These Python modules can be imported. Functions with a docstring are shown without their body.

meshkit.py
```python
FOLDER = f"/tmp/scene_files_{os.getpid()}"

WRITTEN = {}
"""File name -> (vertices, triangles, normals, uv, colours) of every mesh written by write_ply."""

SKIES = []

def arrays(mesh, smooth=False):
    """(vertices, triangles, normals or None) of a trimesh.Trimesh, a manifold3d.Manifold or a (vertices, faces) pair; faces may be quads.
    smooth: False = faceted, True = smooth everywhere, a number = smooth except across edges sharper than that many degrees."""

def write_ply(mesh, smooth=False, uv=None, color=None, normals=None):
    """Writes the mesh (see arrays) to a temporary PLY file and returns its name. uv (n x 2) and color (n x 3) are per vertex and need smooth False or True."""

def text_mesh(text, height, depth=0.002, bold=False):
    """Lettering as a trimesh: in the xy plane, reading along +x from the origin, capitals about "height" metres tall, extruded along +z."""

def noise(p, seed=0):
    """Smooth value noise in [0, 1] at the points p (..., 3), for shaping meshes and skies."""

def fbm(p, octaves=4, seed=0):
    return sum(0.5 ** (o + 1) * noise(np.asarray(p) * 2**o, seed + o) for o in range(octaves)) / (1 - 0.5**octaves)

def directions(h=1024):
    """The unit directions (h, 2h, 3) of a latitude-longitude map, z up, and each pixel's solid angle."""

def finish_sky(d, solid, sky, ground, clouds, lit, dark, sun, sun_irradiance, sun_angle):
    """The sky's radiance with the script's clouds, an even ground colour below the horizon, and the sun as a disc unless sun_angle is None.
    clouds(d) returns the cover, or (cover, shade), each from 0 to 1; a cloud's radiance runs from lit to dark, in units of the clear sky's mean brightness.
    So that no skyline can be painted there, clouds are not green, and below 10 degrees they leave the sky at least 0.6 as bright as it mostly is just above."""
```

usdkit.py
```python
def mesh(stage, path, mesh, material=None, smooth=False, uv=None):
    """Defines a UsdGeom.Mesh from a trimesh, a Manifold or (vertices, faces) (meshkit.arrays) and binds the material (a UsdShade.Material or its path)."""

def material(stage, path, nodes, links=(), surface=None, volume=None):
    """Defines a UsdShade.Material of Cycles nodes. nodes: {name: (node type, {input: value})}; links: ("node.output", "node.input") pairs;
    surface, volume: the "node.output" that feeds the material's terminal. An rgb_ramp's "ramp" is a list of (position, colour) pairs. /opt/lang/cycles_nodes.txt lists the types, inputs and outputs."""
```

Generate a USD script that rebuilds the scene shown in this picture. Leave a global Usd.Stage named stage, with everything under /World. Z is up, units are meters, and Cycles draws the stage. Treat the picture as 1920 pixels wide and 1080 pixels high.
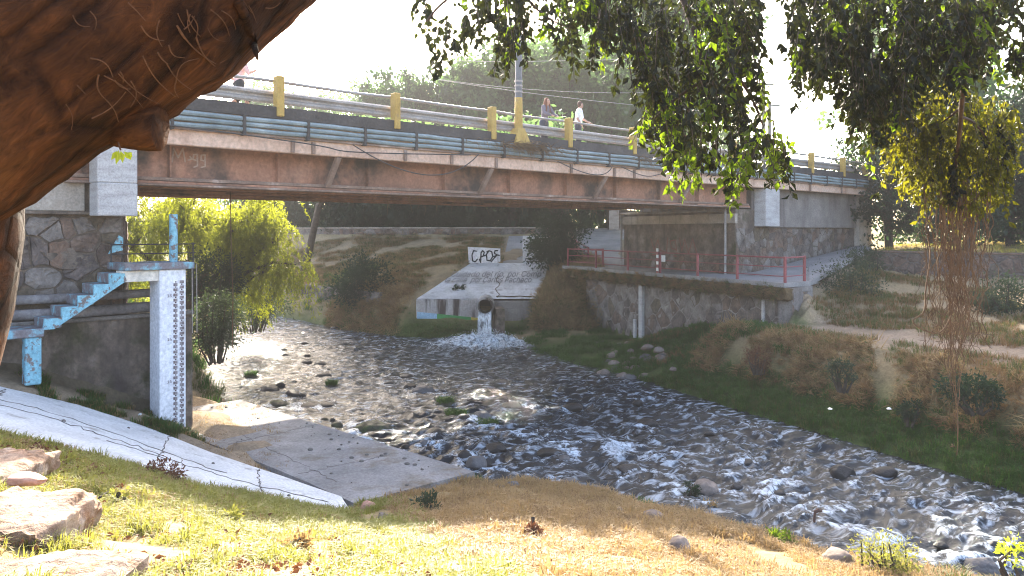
import math, random
import numpy as np, trimesh, usdkit, meshkit
import manifold3d as m3
from meshkit import noise, fbm, text_mesh
from scipy.interpolate import LinearNDInterpolator, NearestNDInterpolator
from scipy.spatial import Voronoi, cKDTree
from shapely.geometry import Polygon, LineString, Point
from shapely import affinity
from pxr import Usd, UsdGeom, UsdLux, UsdShade, Gf, Sdf, Vt

stage = Usd.Stage.CreateInMemory()
UsdGeom.SetStageUpAxis(stage, "Z")
UsdGeom.Xform.Define(stage, "/World")
H = 5.2            # eye height over the water
F = 1536.0         # focal length in pixels of the 1920 wide photograph
# ---------------------------------------------------------------- camera
cam = UsdGeom.Camera.Define(stage, "/World/camera")
cam.CreateHorizontalApertureAttr(36.0); cam.CreateVerticalApertureAttr(20.25)
cam.CreateFocalLengthAttr(36.0 * F / 1920)
cam.CreateVerticalApertureOffsetAttr(-36.0 * 106 / 1920)
cam.CreateClippingRangeAttr(Gf.Vec2f(0.05, 5000))
cam.AddTranslateOp().Set(Gf.Vec3d(0, 0, H)); cam.AddRotateXOp().Set(90.0)
EXPOSURE = 2.4
cam.CreateExposureAttr(EXPOSURE)
# ---------------------------------------------------------------- sky and sun
SUN_AZ, SUN_EL = math.radians(-7), math.radians(28)
sdir = np.array([math.sin(SUN_AZ) * math.cos(SUN_EL), math.cos(SUN_AZ) * math.cos(SUN_EL), math.sin(SUN_EL)])
sun = UsdLux.DistantLight.Define(stage, "/World/sun")
sun.CreateIntensityAttr(1.25); sun.CreateAngleAttr(0.5); sun.CreateNormalizeAttr(True)
sun.CreateColorAttr(Gf.Vec3f(1.0, 0.90, 0.74))
zx = np.cross([0, 0, 1.0], sdir); zx /= np.linalg.norm(zx); zy = np.cross(sdir, zx)
sun.AddTransformOp().Set(Gf.Matrix4d(*zx, 0, *zy, 0, *sdir, 0, 0, 0, 0, 1))
dome = UsdLux.DomeLight.Define(stage, "/World/sky")
skm = usdkit.material(stage, "/World/Looks/sky", {
    "s": ("sky_texture", {"sky_type": "single_scattering", "sun_disc": False, "sun_elevation": SUN_EL, "sun_rotation": SUN_AZ, "air_density": 0.85, "aerosol_density": 4.0, "ozone_density": 0.4}),
    "b": ("background_shader", {"strength": 0.15})}, [("s.color", "b.color")], surface="b.background")
UsdShade.MaterialBindingAPI.Apply(dome.GetPrim()).Bind(skm)

# ---------------------------------------------------------------- helpers: prims
LOC, USED, MATS = {}, {}, {}
def new_path(name, parent="/World"):
    n = USED.get((parent, name), 0); USED[(parent, name)] = n + 1
    return f"{parent}/{name}" + (f"_{n:03d}" if n else "")
def tag(prim, label=None, cat=None, group=None, kind=None):
    for k, v in (("label", label), ("category", cat), ("group", group), ("kind", kind)):
        if v: prim.SetCustomDataByKey(k, v)
def thing(name, label, cat, loc=(0, 0, 0), group=None, kind=None):
    p = new_path(name); x = UsdGeom.Xform.Define(stage, p); x.AddTranslateOp().Set(Gf.Vec3d(*map(float, loc)))
    LOC[p] = np.array(loc, float); tag(x.GetPrim(), label, cat, group, kind)
    return p
def VF(m):
    if hasattr(m, "to_mesh"):
        q = m.to_mesh(); return np.array(q.vert_properties[:, :3], float), np.array(q.tri_verts)
    if isinstance(m, (tuple, list)):
        v, f = np.asarray(m[0], float), np.asarray(m[1], int)
        if f.shape[1] == 4: f = np.vstack([f[:, [0, 1, 2]], f[:, [0, 2, 3]]])
        return v, f
    return np.array(m.vertices, float), np.array(m.faces)
def cat_(ms):
    vs, fs, n = [], [], 0
    for m in ms:
        v, f = VF(m); vs.append(v); fs.append(f + n); n += len(v)
    return np.vstack(vs), np.vstack(fs)
def part(parent, name, m, mat, smooth=False, label=None, kind=None, tint=None):
    """A mesh given in world coordinates as a part of the thing PARENT."""
    v, f = VF(m); p = new_path(name, parent); top = "/".join(parent.split("/")[:3])
    g = usdkit.mesh(stage, p, (v - LOC.get(top, 0), f), MATS[mat], smooth)
    tag(g.GetPrim(), label=label, kind=kind)
    if tint is not None: UsdGeom.PrimvarsAPI(g).CreatePrimvar("tint", Sdf.ValueTypeNames.Color3fArray, "vertex").Set(Vt.Vec3fArray.FromNumpy(np.asarray(tint, np.float32)))
    return p
def solo(name, m, mat, label, cat, smooth=False, group=None, kind=None, tint=None):
    p = part("/World", name, m, mat, smooth, tint=tint); tag(stage.GetPrimAtPath(p), label, cat, group, kind)
    return p
def copy_of(src, name, label, loc, rz=0, sc=1.0, cat=None, group=None):
    was = stage.GetPrimAtPath(src).GetCustomData(); p = new_path(name); x = UsdGeom.Xform.Define(stage, p)
    x.GetPrim().GetReferences().AddInternalReference(src); x.GetPrim().SetInstanceable(True)
    x.ClearXformOpOrder(); x.AddTranslateOp(opSuffix="at").Set(Gf.Vec3d(*map(float, loc))); x.AddRotateZOp(opSuffix="turn").Set(float(rz))
    x.AddScaleOp(opSuffix="size").Set(Gf.Vec3f(*(np.ones(3) * sc).tolist()))
    tag(x.GetPrim(), label, cat or was.get("category"), group or was.get("group"))
    return p
def instancer(name, protos, mats, pos, yaw, scale, label, cat, idx=None, tilt=None, kind="stuff", parent=None):
    """Scatter of small meshes (clumps of grass and the like) as one PointInstancer."""
    p = new_path(name, parent or "/World"); pi = UsdGeom.PointInstancer.Define(stage, p); t = []
    for k, (m, mt) in enumerate(zip(protos, mats)):
        q = f"{p}/clump_{k:03d}"; usdkit.mesh(stage, q, m, MATS[mt]); t.append(q)
    pi.CreatePrototypesRel().SetTargets(t)
    n = len(pos); rng = np.random.default_rng(len(pos))
    pi.CreateProtoIndicesAttr(Vt.IntArray.FromNumpy((rng.integers(0, len(protos), n) if idx is None else idx).astype(np.int32)))
    pi.CreatePositionsAttr(Vt.Vec3fArray.FromNumpy(np.asarray(pos, np.float32)))
    pi.CreateScalesAttr(Vt.Vec3fArray.FromNumpy((np.asarray(scale, np.float32).reshape(n, -1) * np.ones((1, 3), np.float32)).astype(np.float32)))
    c, s = np.cos(yaw / 2), np.sin(yaw / 2)
    q = np.stack([c, 0 * c, 0 * c, s], 1)
    if tilt is not None:  # tilt: rotation about a horizontal axis towards azimuth a by angle b, after the yaw
        a, b = tilt; cb, sb = np.cos(b / 2), np.sin(b / 2); ax = np.stack([-np.sin(a), np.cos(a), 0 * a], 1)
        w1, v1 = cb, ax * sb[:, None]; w2, v2 = q[:, 0], q[:, 1:]
        q = np.column_stack([w1 * w2 - (v1 * v2).sum(1), w1[:, None] * v2 + w2[:, None] * v1 + np.cross(v1, v2)])
    pi.CreateOrientationsAttr(Vt.QuathArray([Gf.Quath(float(a), float(b), float(c2), float(d)) for a, b, c2, d in q]))
    tag(pi.GetPrim(), label, cat, kind=kind)
    return p

# ---------------------------------------------------------------- helpers: materials
def mat(name, ramp, scale=2.0, detail=4, rough=0.85, bump=0.3, bscale=None, bdist=0.02, spec=0.3, stretch=(1, 1, 1), island=0.0, tint=False, dirt=None, streak=None, coord="position"):
    """Noise-coloured surface: RAMP over a noise of SCALE per metre, fine grain, optional second stain layer DIRT=(colour, scale, low, high), STREAK=(colour, sx, sz, low, high) runs down."""
    src = "g.position" if coord == "position" else "tc.object"
    N = {"g": ("geometry", {}), "mp": ("mapping", {"scale": stretch}), "n": ("noise_texture", {"scale": scale, "detail": detail, "roughness": 0.6}),
         "r": ("rgb_ramp", {"ramp": ramp}), "nb": ("noise_texture", {"scale": bscale or scale * 8, "detail": 6, "roughness": 0.65}),
         "b": ("bump", {"strength": bump, "distance": bdist}), "p": ("principled_bsdf", {"roughness": rough, "specular_ior_level": spec}),
         "fr": ("map_range", {"from_min": 0.3, "from_max": 0.7, "to_min": 0.72, "to_max": 1.22}), "fm": ("mix_color", {"blend_type": "multiply", "fac": 1.0, "use_clamp": False})}
    if coord != "position": N["tc"] = ("texture_coordinate", {})
    L = [(src, "mp.vector"), ("mp.vector", "n.vector"), ("n.fac", "r.fac"), (src, "nb.vector"), ("nb.fac", "b.height"), ("b.normal", "p.normal"), ("nb.fac", "fr.value"), ("fr.result", "fm.b")]
    last = "r.color"
    if tint:
        N["at"] = ("attribute", {"attribute": "tint"}); N["tm"] = ("mix_color", {"blend_type": "multiply", "fac": 1.0, "use_clamp": False})
        L += [("at.color", "tm.a"), (last, "tm.b")]; last = "tm.result"
    if island:
        N["hs"] = ("hsv", {}); N["ir"] = ("map_range", {"to_min": 1 - island, "to_max": 1 + island}); L += [("g.random_per_island", "ir.value"), ("ir.result", "hs.value"), (last, "hs.color")]; last = "hs.color"
    if dirt:
        c, sc, lo, hi = dirt
        N["dn"] = ("noise_texture", {"scale": sc, "detail": 5, "roughness": 0.65}); N["dr"] = ("map_range", {"from_min": lo, "from_max": hi, "clamp": True}); N["dm"] = ("mix_color", {"b": c})
        L += [(src, "dn.vector"), ("dn.fac", "dr.value"), ("dr.result", "dm.fac"), (last, "dm.a")]; last = "dm.result"
    if streak:
        c, sx, sz, lo, hi = streak
        N["sm"] = ("mapping", {"scale": (sx, sx, sz)}); N["sn"] = ("noise_texture", {"scale": 1.0, "detail": 4, "roughness": 0.6}); N["sr"] = ("map_range", {"from_min": lo, "from_max": hi, "clamp": True}); N["sx"] = ("mix_color", {"b": c})
        L += [(src, "sm.vector"), ("sm.vector", "sn.vector"), ("sn.fac", "sr.value"), ("sr.result", "sx.fac"), (last, "sx.a")]; last = "sx.result"
    L += [(last, "fm.a"), ("fm.result", "p.base_color")]
    MATS[name] = usdkit.material(stage, f"/World/Looks/{name}", N, L, surface="p.BSDF")
def flat(name, c, rough=0.6, metallic=0.0, spec=0.4):
    mat(name, [(0.3, tuple(x * 0.85 for x in c)), (0.7, tuple(min(1, x * 1.12) for x in c))], scale=3.0, rough=rough, bump=0.12, bscale=40, bdist=0.004, spec=spec)
def leafmat(name, ramp, trans, tw=0.4, rough=0.5):
    """Leaf or blade: colour drawn per leaf, part of the light passes through."""
    N = {"g": ("geometry", {}), "r": ("rgb_ramp", {"ramp": ramp}), "d": ("principled_bsdf", {"roughness": rough, "specular_ior_level": 0.35}),
         "t": ("translucent_bsdf", {}), "h": ("mix_color", {"blend_type": "multiply", "fac": 1.0, "b": trans, "use_clamp": False}), "m": ("mix_closure", {"fac": tw})}
    L = [("g.random_per_island", "r.fac"), ("r.color", "d.base_color"), ("r.color", "h.a"), ("h.result", "t.color"), ("d.BSDF", "m.closure1"), ("t.BSDF", "m.closure2")]
    MATS[name] = usdkit.material(stage, f"/World/Looks/{name}", N, L, surface="m.closure")

mat("dirt", [(0.25, (0.75, 0.75, 0.75)), (0.5, (1, 1, 1)), (0.75, (1.25, 1.2, 1.15))], scale=1.6, detail=7, tint=True, bump=0.6, bscale=14, bdist=0.05, rough=0.95, spec=0.1)
mat("pale_concrete", [(0.3, (0.56, 0.55, 0.54)), (0.55, (0.67, 0.66, 0.65)), (0.75, (0.74, 0.73, 0.72))], scale=1.3, detail=7, bump=0.25, bscale=25, rough=0.9, spec=0.15, dirt=((0.22, 0.19, 0.15), 2.3, 0.58, 0.75))
mat("grey_concrete", [(0.3, (0.20, 0.19, 0.185)), (0.55, (0.28, 0.265, 0.255)), (0.75, (0.36, 0.34, 0.33))], scale=1.1, detail=7, bump=0.35, bscale=22, rough=0.92, spec=0.12, dirt=((0.17, 0.13, 0.09), 0.9, 0.54, 0.70))
mat("beige_concrete", [(0.3, (0.26, 0.22, 0.18)), (0.6, (0.40, 0.35, 0.30)), (0.8, (0.46, 0.42, 0.37))], scale=1.2, detail=6, bump=0.3, bscale=20, streak=((0.10, 0.085, 0.07), 1.6, 0.25, 0.56, 0.75))
mat("brown_concrete", [(0.3, (0.075, 0.055, 0.042)), (0.5, (0.15, 0.115, 0.09)), (0.72, (0.25, 0.20, 0.165))], scale=2.2, detail=9, bump=0.8, bscale=12, bdist=0.04, dirt=((0.055, 0.055, 0.026), 1.3, 0.52, 0.64), streak=((0.06, 0.045, 0.04), 1.3, 0.2, 0.5, 0.7))
mat("grey_wall", [(0.3, (0.15, 0.132, 0.12)), (0.6, (0.245, 0.215, 0.195)), (0.8, (0.33, 0.30, 0.275))], scale=0.8, detail=7, bump=0.35, bscale=16, streak=((0.11, 0.09, 0.085), 1.1, 0.22, 0.5, 0.72))
mat("white_block", [(0.3, (0.34, 0.32, 0.31)), (0.6, (0.45, 0.43, 0.42)), (0.8, (0.53, 0.51, 0.50))], scale=1.5, detail=5, bump=0.25, bscale=30, stretch=(1, 1, 5), streak=((0.30, 0.28, 0.27), 2, 0.4, 0.6, 0.8))
mat("mortar", [(0.3, (0.065, 0.05, 0.04)), (0.7, (0.19, 0.15, 0.12))], scale=3, bump=0.6, bscale=30, bdist=0.03)
mat("mortar_dark", [(0.3, (0.10, 0.085, 0.075)), (0.7, (0.20, 0.175, 0.155))], scale=4, bump=0.6, bscale=25, bdist=0.03)
for k, (a, b) in enumerate([((0.065, 0.045, 0.036), (0.20, 0.14, 0.11)), ((0.06, 0.047, 0.042), (0.165, 0.13, 0.115)), ((0.085, 0.052, 0.04), (0.22, 0.145, 0.105)), ((0.105, 0.088, 0.08), (0.25, 0.215, 0.19)), ((0.055, 0.045, 0.032), (0.165, 0.125, 0.09))]):
    mat(f"stone_{'brown grey red pale moss'.split()[k]}", [(0.32, a), (0.68, b)], scale=2.6, detail=9, bump=1.0, bscale=13, bdist=0.05, rough=0.92, dirt=((0.17, 0.135, 0.11), 3.2, 0.56, 0.66))
mat("pink_steel", [(0.3, (0.50, 0.325, 0.235)), (0.6, (0.60, 0.42, 0.32)), (0.8, (0.64, 0.49, 0.40))], scale=0.7, detail=5, rough=0.7, bump=0.15, bscale=12, streak=((0.30, 0.16, 0.11), 1.2, 0.25, 0.55, 0.78))
mat("red_steel", [(0.25, (0.20, 0.105, 0.072)), (0.55, (0.35, 0.175, 0.115)), (0.8, (0.43, 0.25, 0.18))], scale=0.55, detail=5, rough=0.75, bump=0.15, bscale=12, dirt=((0.06, 0.045, 0.04), 0.6, 0.50, 0.66), streak=((0.13, 0.075, 0.055), 1.5, 0.3, 0.56, 0.8))
mat("flange_steel", [(0.3, (0.14, 0.09, 0.07)), (0.6, (0.26, 0.18, 0.14)), (0.75, (0.46, 0.38, 0.34))], scale=1.4, detail=6, rough=0.8, bump=0.3, bscale=20)
mat("dark_kerb", [(0.3, (0.035, 0.032, 0.032)), (0.6, (0.062, 0.056, 0.055)), (0.8, (0.115, 0.10, 0.092))], scale=1.6, detail=6, bump=0.4, bscale=18)
mat("blue_conduit", [(0.25, (0.10, 0.125, 0.135)), (0.5, (0.18, 0.225, 0.235)), (0.8, (0.33, 0.37, 0.37))], scale=1.2, detail=5, rough=0.45, bump=0.1, bscale=30, spec=0.5)
mat("blue_paint", [(0.3, (0.16, 0.34, 0.41)), (0.6, (0.22, 0.45, 0.53)), (0.8, (0.29, 0.50, 0.57))], scale=3, detail=6, rough=0.6, bump=0.25, bscale=24, dirt=((0.17, 0.14, 0.13), 7, 0.53, 0.58))
mat("worn_blue", [(0.3, (0.13, 0.11, 0.11)), (0.5, (0.19, 0.17, 0.18)), (0.62, (0.19, 0.36, 0.42)), (0.8, (0.24, 0.45, 0.53))], scale=4, detail=7, rough=0.8, bump=0.35, bscale=24)
mat("yellow_paint", [(0.3, (0.33, 0.205, 0.045)), (0.6, (0.44, 0.29, 0.075)), (0.8, (0.50, 0.37, 0.14))], scale=2.2, detail=6, rough=0.7, bump=0.25, bscale=30, dirt=((0.22, 0.15, 0.09), 3.0, 0.58, 0.72))
mat("rail_metal", [(0.3, (0.22, 0.195, 0.18)), (0.6, (0.31, 0.285, 0.265)), (0.8, (0.40, 0.37, 0.35))], scale=1.8, rough=0.5, bump=0.1, bscale=20, spec=0.5, dirt=((0.24, 0.14, 0.09), 2.2, 0.58, 0.72))
mat("white_paint", [(0.3, (0.62, 0.60, 0.63)), (0.6, (0.72, 0.71, 0.73)), (0.8, (0.76, 0.75, 0.76))], scale=1.5, detail=5, rough=0.75, bump=0.05, bscale=14, streak=((0.38, 0.33, 0.31), 3, 0.4, 0.56, 0.72))
mat("cream_paint", [(0.3, (0.58, 0.52, 0.44)), (0.7, (0.68, 0.62, 0.54))], scale=1.5, rough=0.8, bump=0.12)
flat("mark_paint", (0.10, 0.055, 0.06), 0.8); flat("black_paint", (0.018, 0.02, 0.025), 0.7); flat("letter_paint", (0.13, 0.12, 0.13), 0.85); flat("scribble_white", (0.36, 0.26, 0.215), 0.85)
flat("scribble_red", (0.20, 0.06, 0.05), 0.85)
mat("maroon_paint", [(0.3, (0.16, 0.03, 0.035)), (0.7, (0.27, 0.055, 0.06))], scale=3, rough=0.5, bump=0.12, spec=0.5)
mat("walk_concrete", [(0.3, (0.21, 0.195, 0.19)), (0.6, (0.28, 0.26, 0.25)), (0.8, (0.34, 0.32, 0.31))], scale=0.9, detail=6, bump=0.2, bscale=25, rough=0.9)
mat("mossy_edge", [(0.3, (0.04, 0.03, 0.02)), (0.5, (0.10, 0.065, 0.032)), (0.7, (0.18, 0.12, 0.06)), (0.85, (0.25, 0.18, 0.10))], scale=2.2, detail=7, bump=0.9, bscale=16, bdist=0.06, rough=0.98)
mat("apron_white", [(0.3, (0.40, 0.39, 0.40)), (0.55, (0.56, 0.55, 0.57)), (0.8, (0.64, 0.63, 0.65))], scale=1.1, detail=7, bump=0.35, bscale=14, rough=0.9, dirt=((0.28, 0.26, 0.25), 1.8, 0.56, 0.70))
mat("stained_white", [(0.3, (0.30, 0.28, 0.27)), (0.6, (0.42, 0.40, 0.39)), (0.8, (0.52, 0.50, 0.49))], scale=1.4, detail=5, bump=0.3, bscale=14, streak=((0.075, 0.06, 0.055), 2.6, 0.3, 0.50, 0.62))
mat("band_blue", [(0.3, (0.22, 0.38, 0.54)), (0.7, (0.34, 0.52, 0.68))], scale=3, rough=0.85)
mat("band_green", [(0.3, (0.05, 0.22, 0.065)), (0.7, (0.085, 0.33, 0.11))], scale=3, rough=0.85)
mat("band_yellow", [(0.3, (0.42, 0.33, 0.05)), (0.7, (0.56, 0.45, 0.10))], scale=3, rough=0.85)
mat("pipe_grey", [(0.3, (0.10, 0.085, 0.08)), (0.6, (0.20, 0.18, 0.175)), (0.8, (0.30, 0.285, 0.285))], scale=1.5, detail=6, rough=0.7, bump=0.2)
flat("dark_hole", (0.02, 0.02, 0.022), 0.9); flat("cable_black", (0.035, 0.03, 0.03), 0.6); flat("pole_grey", (0.11, 0.11, 0.12), 0.5, spec=0.5); flat("lamp_glass", (0.5, 0.5, 0.48), 0.3)
flat("wire_pale", (0.35, 0.33, 0.30), 0.5)
MATS["bark_red"] = usdkit.material(stage, "/World/Looks/bark_red", {
    "g": ("geometry", {}), "vr": ("vector_rotate", {"rotate_type": "y_axis", "angle": 0.578}), "m1": ("mapping", {"scale": (1.1, 2.0, 2.0)}), "m2": ("mapping", {"scale": (5, 26, 26)}), "m3": ("mapping", {"scale": (2.2, 8, 8)}),
    "n1": ("noise_texture", {"scale": 1.0, "detail": 9, "roughness": 0.62, "distortion": 0.4}), "n2": ("noise_texture", {"scale": 1.0, "detail": 7, "roughness": 0.7, "distortion": 1.2}), "n3": ("noise_texture", {"scale": 14.0, "detail": 8, "roughness": 0.75}),
    "mw": ("mix_vector", {"fac": 0.25}), "vo": ("voronoi_texture", {"feature": "distance_to_edge", "scale": 1.0, "randomness": 1.0}), "vc": ("map_range", {"from_min": 0.0, "from_max": 0.11, "clamp": True}), "vk": ("map_range", {"from_min": 0.50, "from_max": 0.62, "to_min": 0.0, "to_max": 1.0, "clamp": True}), "va": ("math", {"math_type": "maximum"}),
    "r": ("rgb_ramp", {"ramp": [(0.26, (0.010, 0.006, 0.005)), (0.40, (0.034, 0.015, 0.008)), (0.53, (0.085, 0.032, 0.012)), (0.66, (0.125, 0.052, 0.020)), (0.82, (0.075, 0.055, 0.045))]}),
    "f2": ("map_range", {"from_min": 0.3, "from_max": 0.7, "to_min": 0.45, "to_max": 1.35}), "x1": ("mix_color", {"blend_type": "multiply", "fac": 1.0, "use_clamp": False}), "f3": ("map_range", {"to_min": 0.35, "to_max": 1.0}), "x2": ("mix_color", {"blend_type": "multiply", "fac": 1.0, "use_clamp": False}),
    "b1": ("bump", {"strength": 0.9, "distance": 0.035}), "b2": ("bump", {"strength": 0.8, "distance": 0.012}), "b3": ("bump", {"strength": 0.7, "distance": 0.02}), "p": ("principled_bsdf", {"roughness": 0.85, "specular_ior_level": 0.15})},
    [("g.position", "vr.vector"), ("vr.vector", "m1.vector"), ("vr.vector", "m2.vector"), ("vr.vector", "m3.vector"), ("m1.vector", "n1.vector"), ("m2.vector", "n2.vector"), ("g.position", "n3.vector"), ("m3.vector", "mw.a"), ("n1.color", "mw.b"), ("mw.result", "vo.vector"), ("vo.distance", "vc.value"), ("n1.fac", "vk.value"), ("vc.result", "va.value1"), ("vk.result", "va.value2"),
     ("n1.fac", "r.fac"), ("n2.fac", "f2.value"), ("r.color", "x1.a"), ("f2.result", "x1.b"), ("va.value", "f3.value"), ("x1.result", "x2.a"), ("f3.result", "x2.b"), ("x2.result", "p.base_color"), ("n2.fac", "b1.height"), ("n3.fac", "b2.height"), ("b1.normal", "b2.normal"), ("va.value", "b3.height"), ("b2.normal", "b3.normal"), ("b3.normal", "p.normal")], surface="p.BSDF")
mat("bark_brown", [(0.3, (0.03, 0.018, 0.012)), (0.7, (0.075, 0.045, 0.03))], scale=6, bump=0.6, bscale=20)
mat("bark_sunlit", [(0.3, (0.045, 0.022, 0.012)), (0.6, (0.10, 0.058, 0.03)), (0.8, (0.19, 0.13, 0.08))], scale=4, detail=8, bump=0.8, bscale=22, bdist=0.03, rough=0.85, dirt=((0.12, 0.06, 0.03), 9, 0.55, 0.68))  # bark made paler to stand for sun on the bulging stem
mat("bark_dark", [(0.3, (0.035, 0.026, 0.02)), (0.7, (0.085, 0.065, 0.05))], scale=4, detail=6, bump=0.7, bscale=14, bdist=0.04, coord="object")
mat("root_pale", [(0.3, (0.055, 0.024, 0.012)), (0.7, (0.10, 0.046, 0.022))], scale=6, rough=0.85)
mat("root_dry", [(0.3, (0.19, 0.105, 0.055)), (0.7, (0.36, 0.22, 0.125))], scale=3, rough=0.85, island=0.6)
mat("lime_rock", [(0.3, (0.19, 0.115, 0.08)), (0.5, (0.33, 0.235, 0.175)), (0.75, (0.48, 0.40, 0.33))], scale=4.0, detail=10, bump=1.0, bscale=11, bdist=0.06, rough=0.9, dirt=((0.20, 0.10, 0.05), 2.6, 0.55, 0.70))
mat("river_stone", [(0.3, (0.055, 0.05, 0.05)), (0.6, (0.095, 0.086, 0.085)), (0.8, (0.15, 0.135, 0.13))], scale=3.5, detail=7, bump=0.4, bscale=20, bdist=0.02, rough=0.65, spec=0.45)
mat("wet_stone", [(0.3, (0.010, 0.009, 0.008)), (0.6, (0.022, 0.018, 0.017)), (0.8, (0.04, 0.032, 0.028))], scale=4, detail=7, bump=0.7, bscale=22, bdist=0.03, rough=0.5, spec=0.3)
mat("moss_stone", [(0.3, (0.03, 0.026, 0.022)), (0.5, (0.05, 0.05, 0.03)), (0.7, (0.055, 0.085, 0.025))], scale=4, detail=7, bump=0.7, bscale=20, bdist=0.03, rough=0.8)
mat("tan_stone", [(0.3, (0.13, 0.098, 0.08)), (0.6, (0.21, 0.165, 0.138)), (0.8, (0.29, 0.24, 0.21))], scale=4, detail=7, bump=0.5, bscale=20, bdist=0.02, rough=0.85)
mat("pink_stone", [(0.3, (0.34, 0.17, 0.12)), (0.7, (0.46, 0.28, 0.21))], scale=4, detail=7, bump=0.5, bscale=20, bdist=0.02, rough=0.85)
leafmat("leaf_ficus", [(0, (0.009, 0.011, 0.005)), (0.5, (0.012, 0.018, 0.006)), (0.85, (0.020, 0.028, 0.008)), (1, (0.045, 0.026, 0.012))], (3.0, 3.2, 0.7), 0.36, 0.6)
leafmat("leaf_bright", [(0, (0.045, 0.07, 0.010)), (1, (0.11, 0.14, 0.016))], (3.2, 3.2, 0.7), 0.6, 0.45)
leafmat("leaf_yellow", [(0, (0.045, 0.050, 0.009)), (0.5, (0.12, 0.115, 0.015)), (1, (0.22, 0.16, 0.022))], (3.8, 3.3, 0.6), 0.58, 0.45)  # yellow of leaves in full sun, put into the leaf colour
leafmat("leaf_lime", [(0, (0.30, 0.36, 0.04)), (1, (0.42, 0.46, 0.07))], (2.0, 2.0, 0.8), 0.5, 0.4)
leafmat("leaf_willow", [(0, (0.10, 0.12, 0.02)), (0.6, (0.20, 0.21, 0.035)), (1, (0.32, 0.28, 0.055))], (2.6, 2.4, 0.8), 0.6, 0.5)
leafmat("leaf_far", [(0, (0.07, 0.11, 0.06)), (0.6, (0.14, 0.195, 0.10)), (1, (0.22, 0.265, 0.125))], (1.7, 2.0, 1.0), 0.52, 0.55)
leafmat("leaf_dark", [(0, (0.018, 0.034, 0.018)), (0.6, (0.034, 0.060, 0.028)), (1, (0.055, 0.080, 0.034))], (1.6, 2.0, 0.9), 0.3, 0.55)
leafmat("leaf_grey", [(0, (0.04, 0.055, 0.032)), (0.6, (0.065, 0.085, 0.05)), (1, (0.09, 0.10, 0.06))], (1.5, 1.7, 0.9), 0.3, 0.6)
leafmat("blade_lit", [(0, (0.20, 0.21, 0.05)), (0.4, (0.33, 0.31, 0.09)), (0.8, (0.46, 0.38, 0.17)), (1, (0.26, 0.15, 0.06))], (1.6, 1.5, 1.0), 0.45, 0.6)
leafmat("blade_dry", [(0, (0.30, 0.21, 0.10)), (0.5, (0.42, 0.32, 0.17)), (1, (0.26, 0.15, 0.065))], (1.5, 1.4, 1.1), 0.4, 0.65)
leafmat("blade_brown", [(0, (0.20, 0.125, 0.06)), (0.5, (0.37, 0.25, 0.125)), (1, (0.50, 0.38, 0.21))], (1.5, 1.4, 1.1), 0.35, 0.65)
leafmat("blade_green", [(0, (0.045, 0.095, 0.018)), (0.6, (0.08, 0.15, 0.028)), (1, (0.15, 0.17, 0.05))], (1.6, 1.9, 0.9), 0.4, 0.55)
leafmat("blade_olive", [(0, (0.09, 0.10, 0.032)), (0.5, (0.16, 0.145, 0.055)), (1, (0.24, 0.18, 0.08))], (1.5, 1.5, 1.0), 0.4, 0.6)
leafmat("leaf_litter", [(0, (0.13, 0.055, 0.025)), (0.5, (0.22, 0.11, 0.05)), (1, (0.32, 0.20, 0.10))], (1.2, 1.1, 1.0), 0.2, 0.7)
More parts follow.
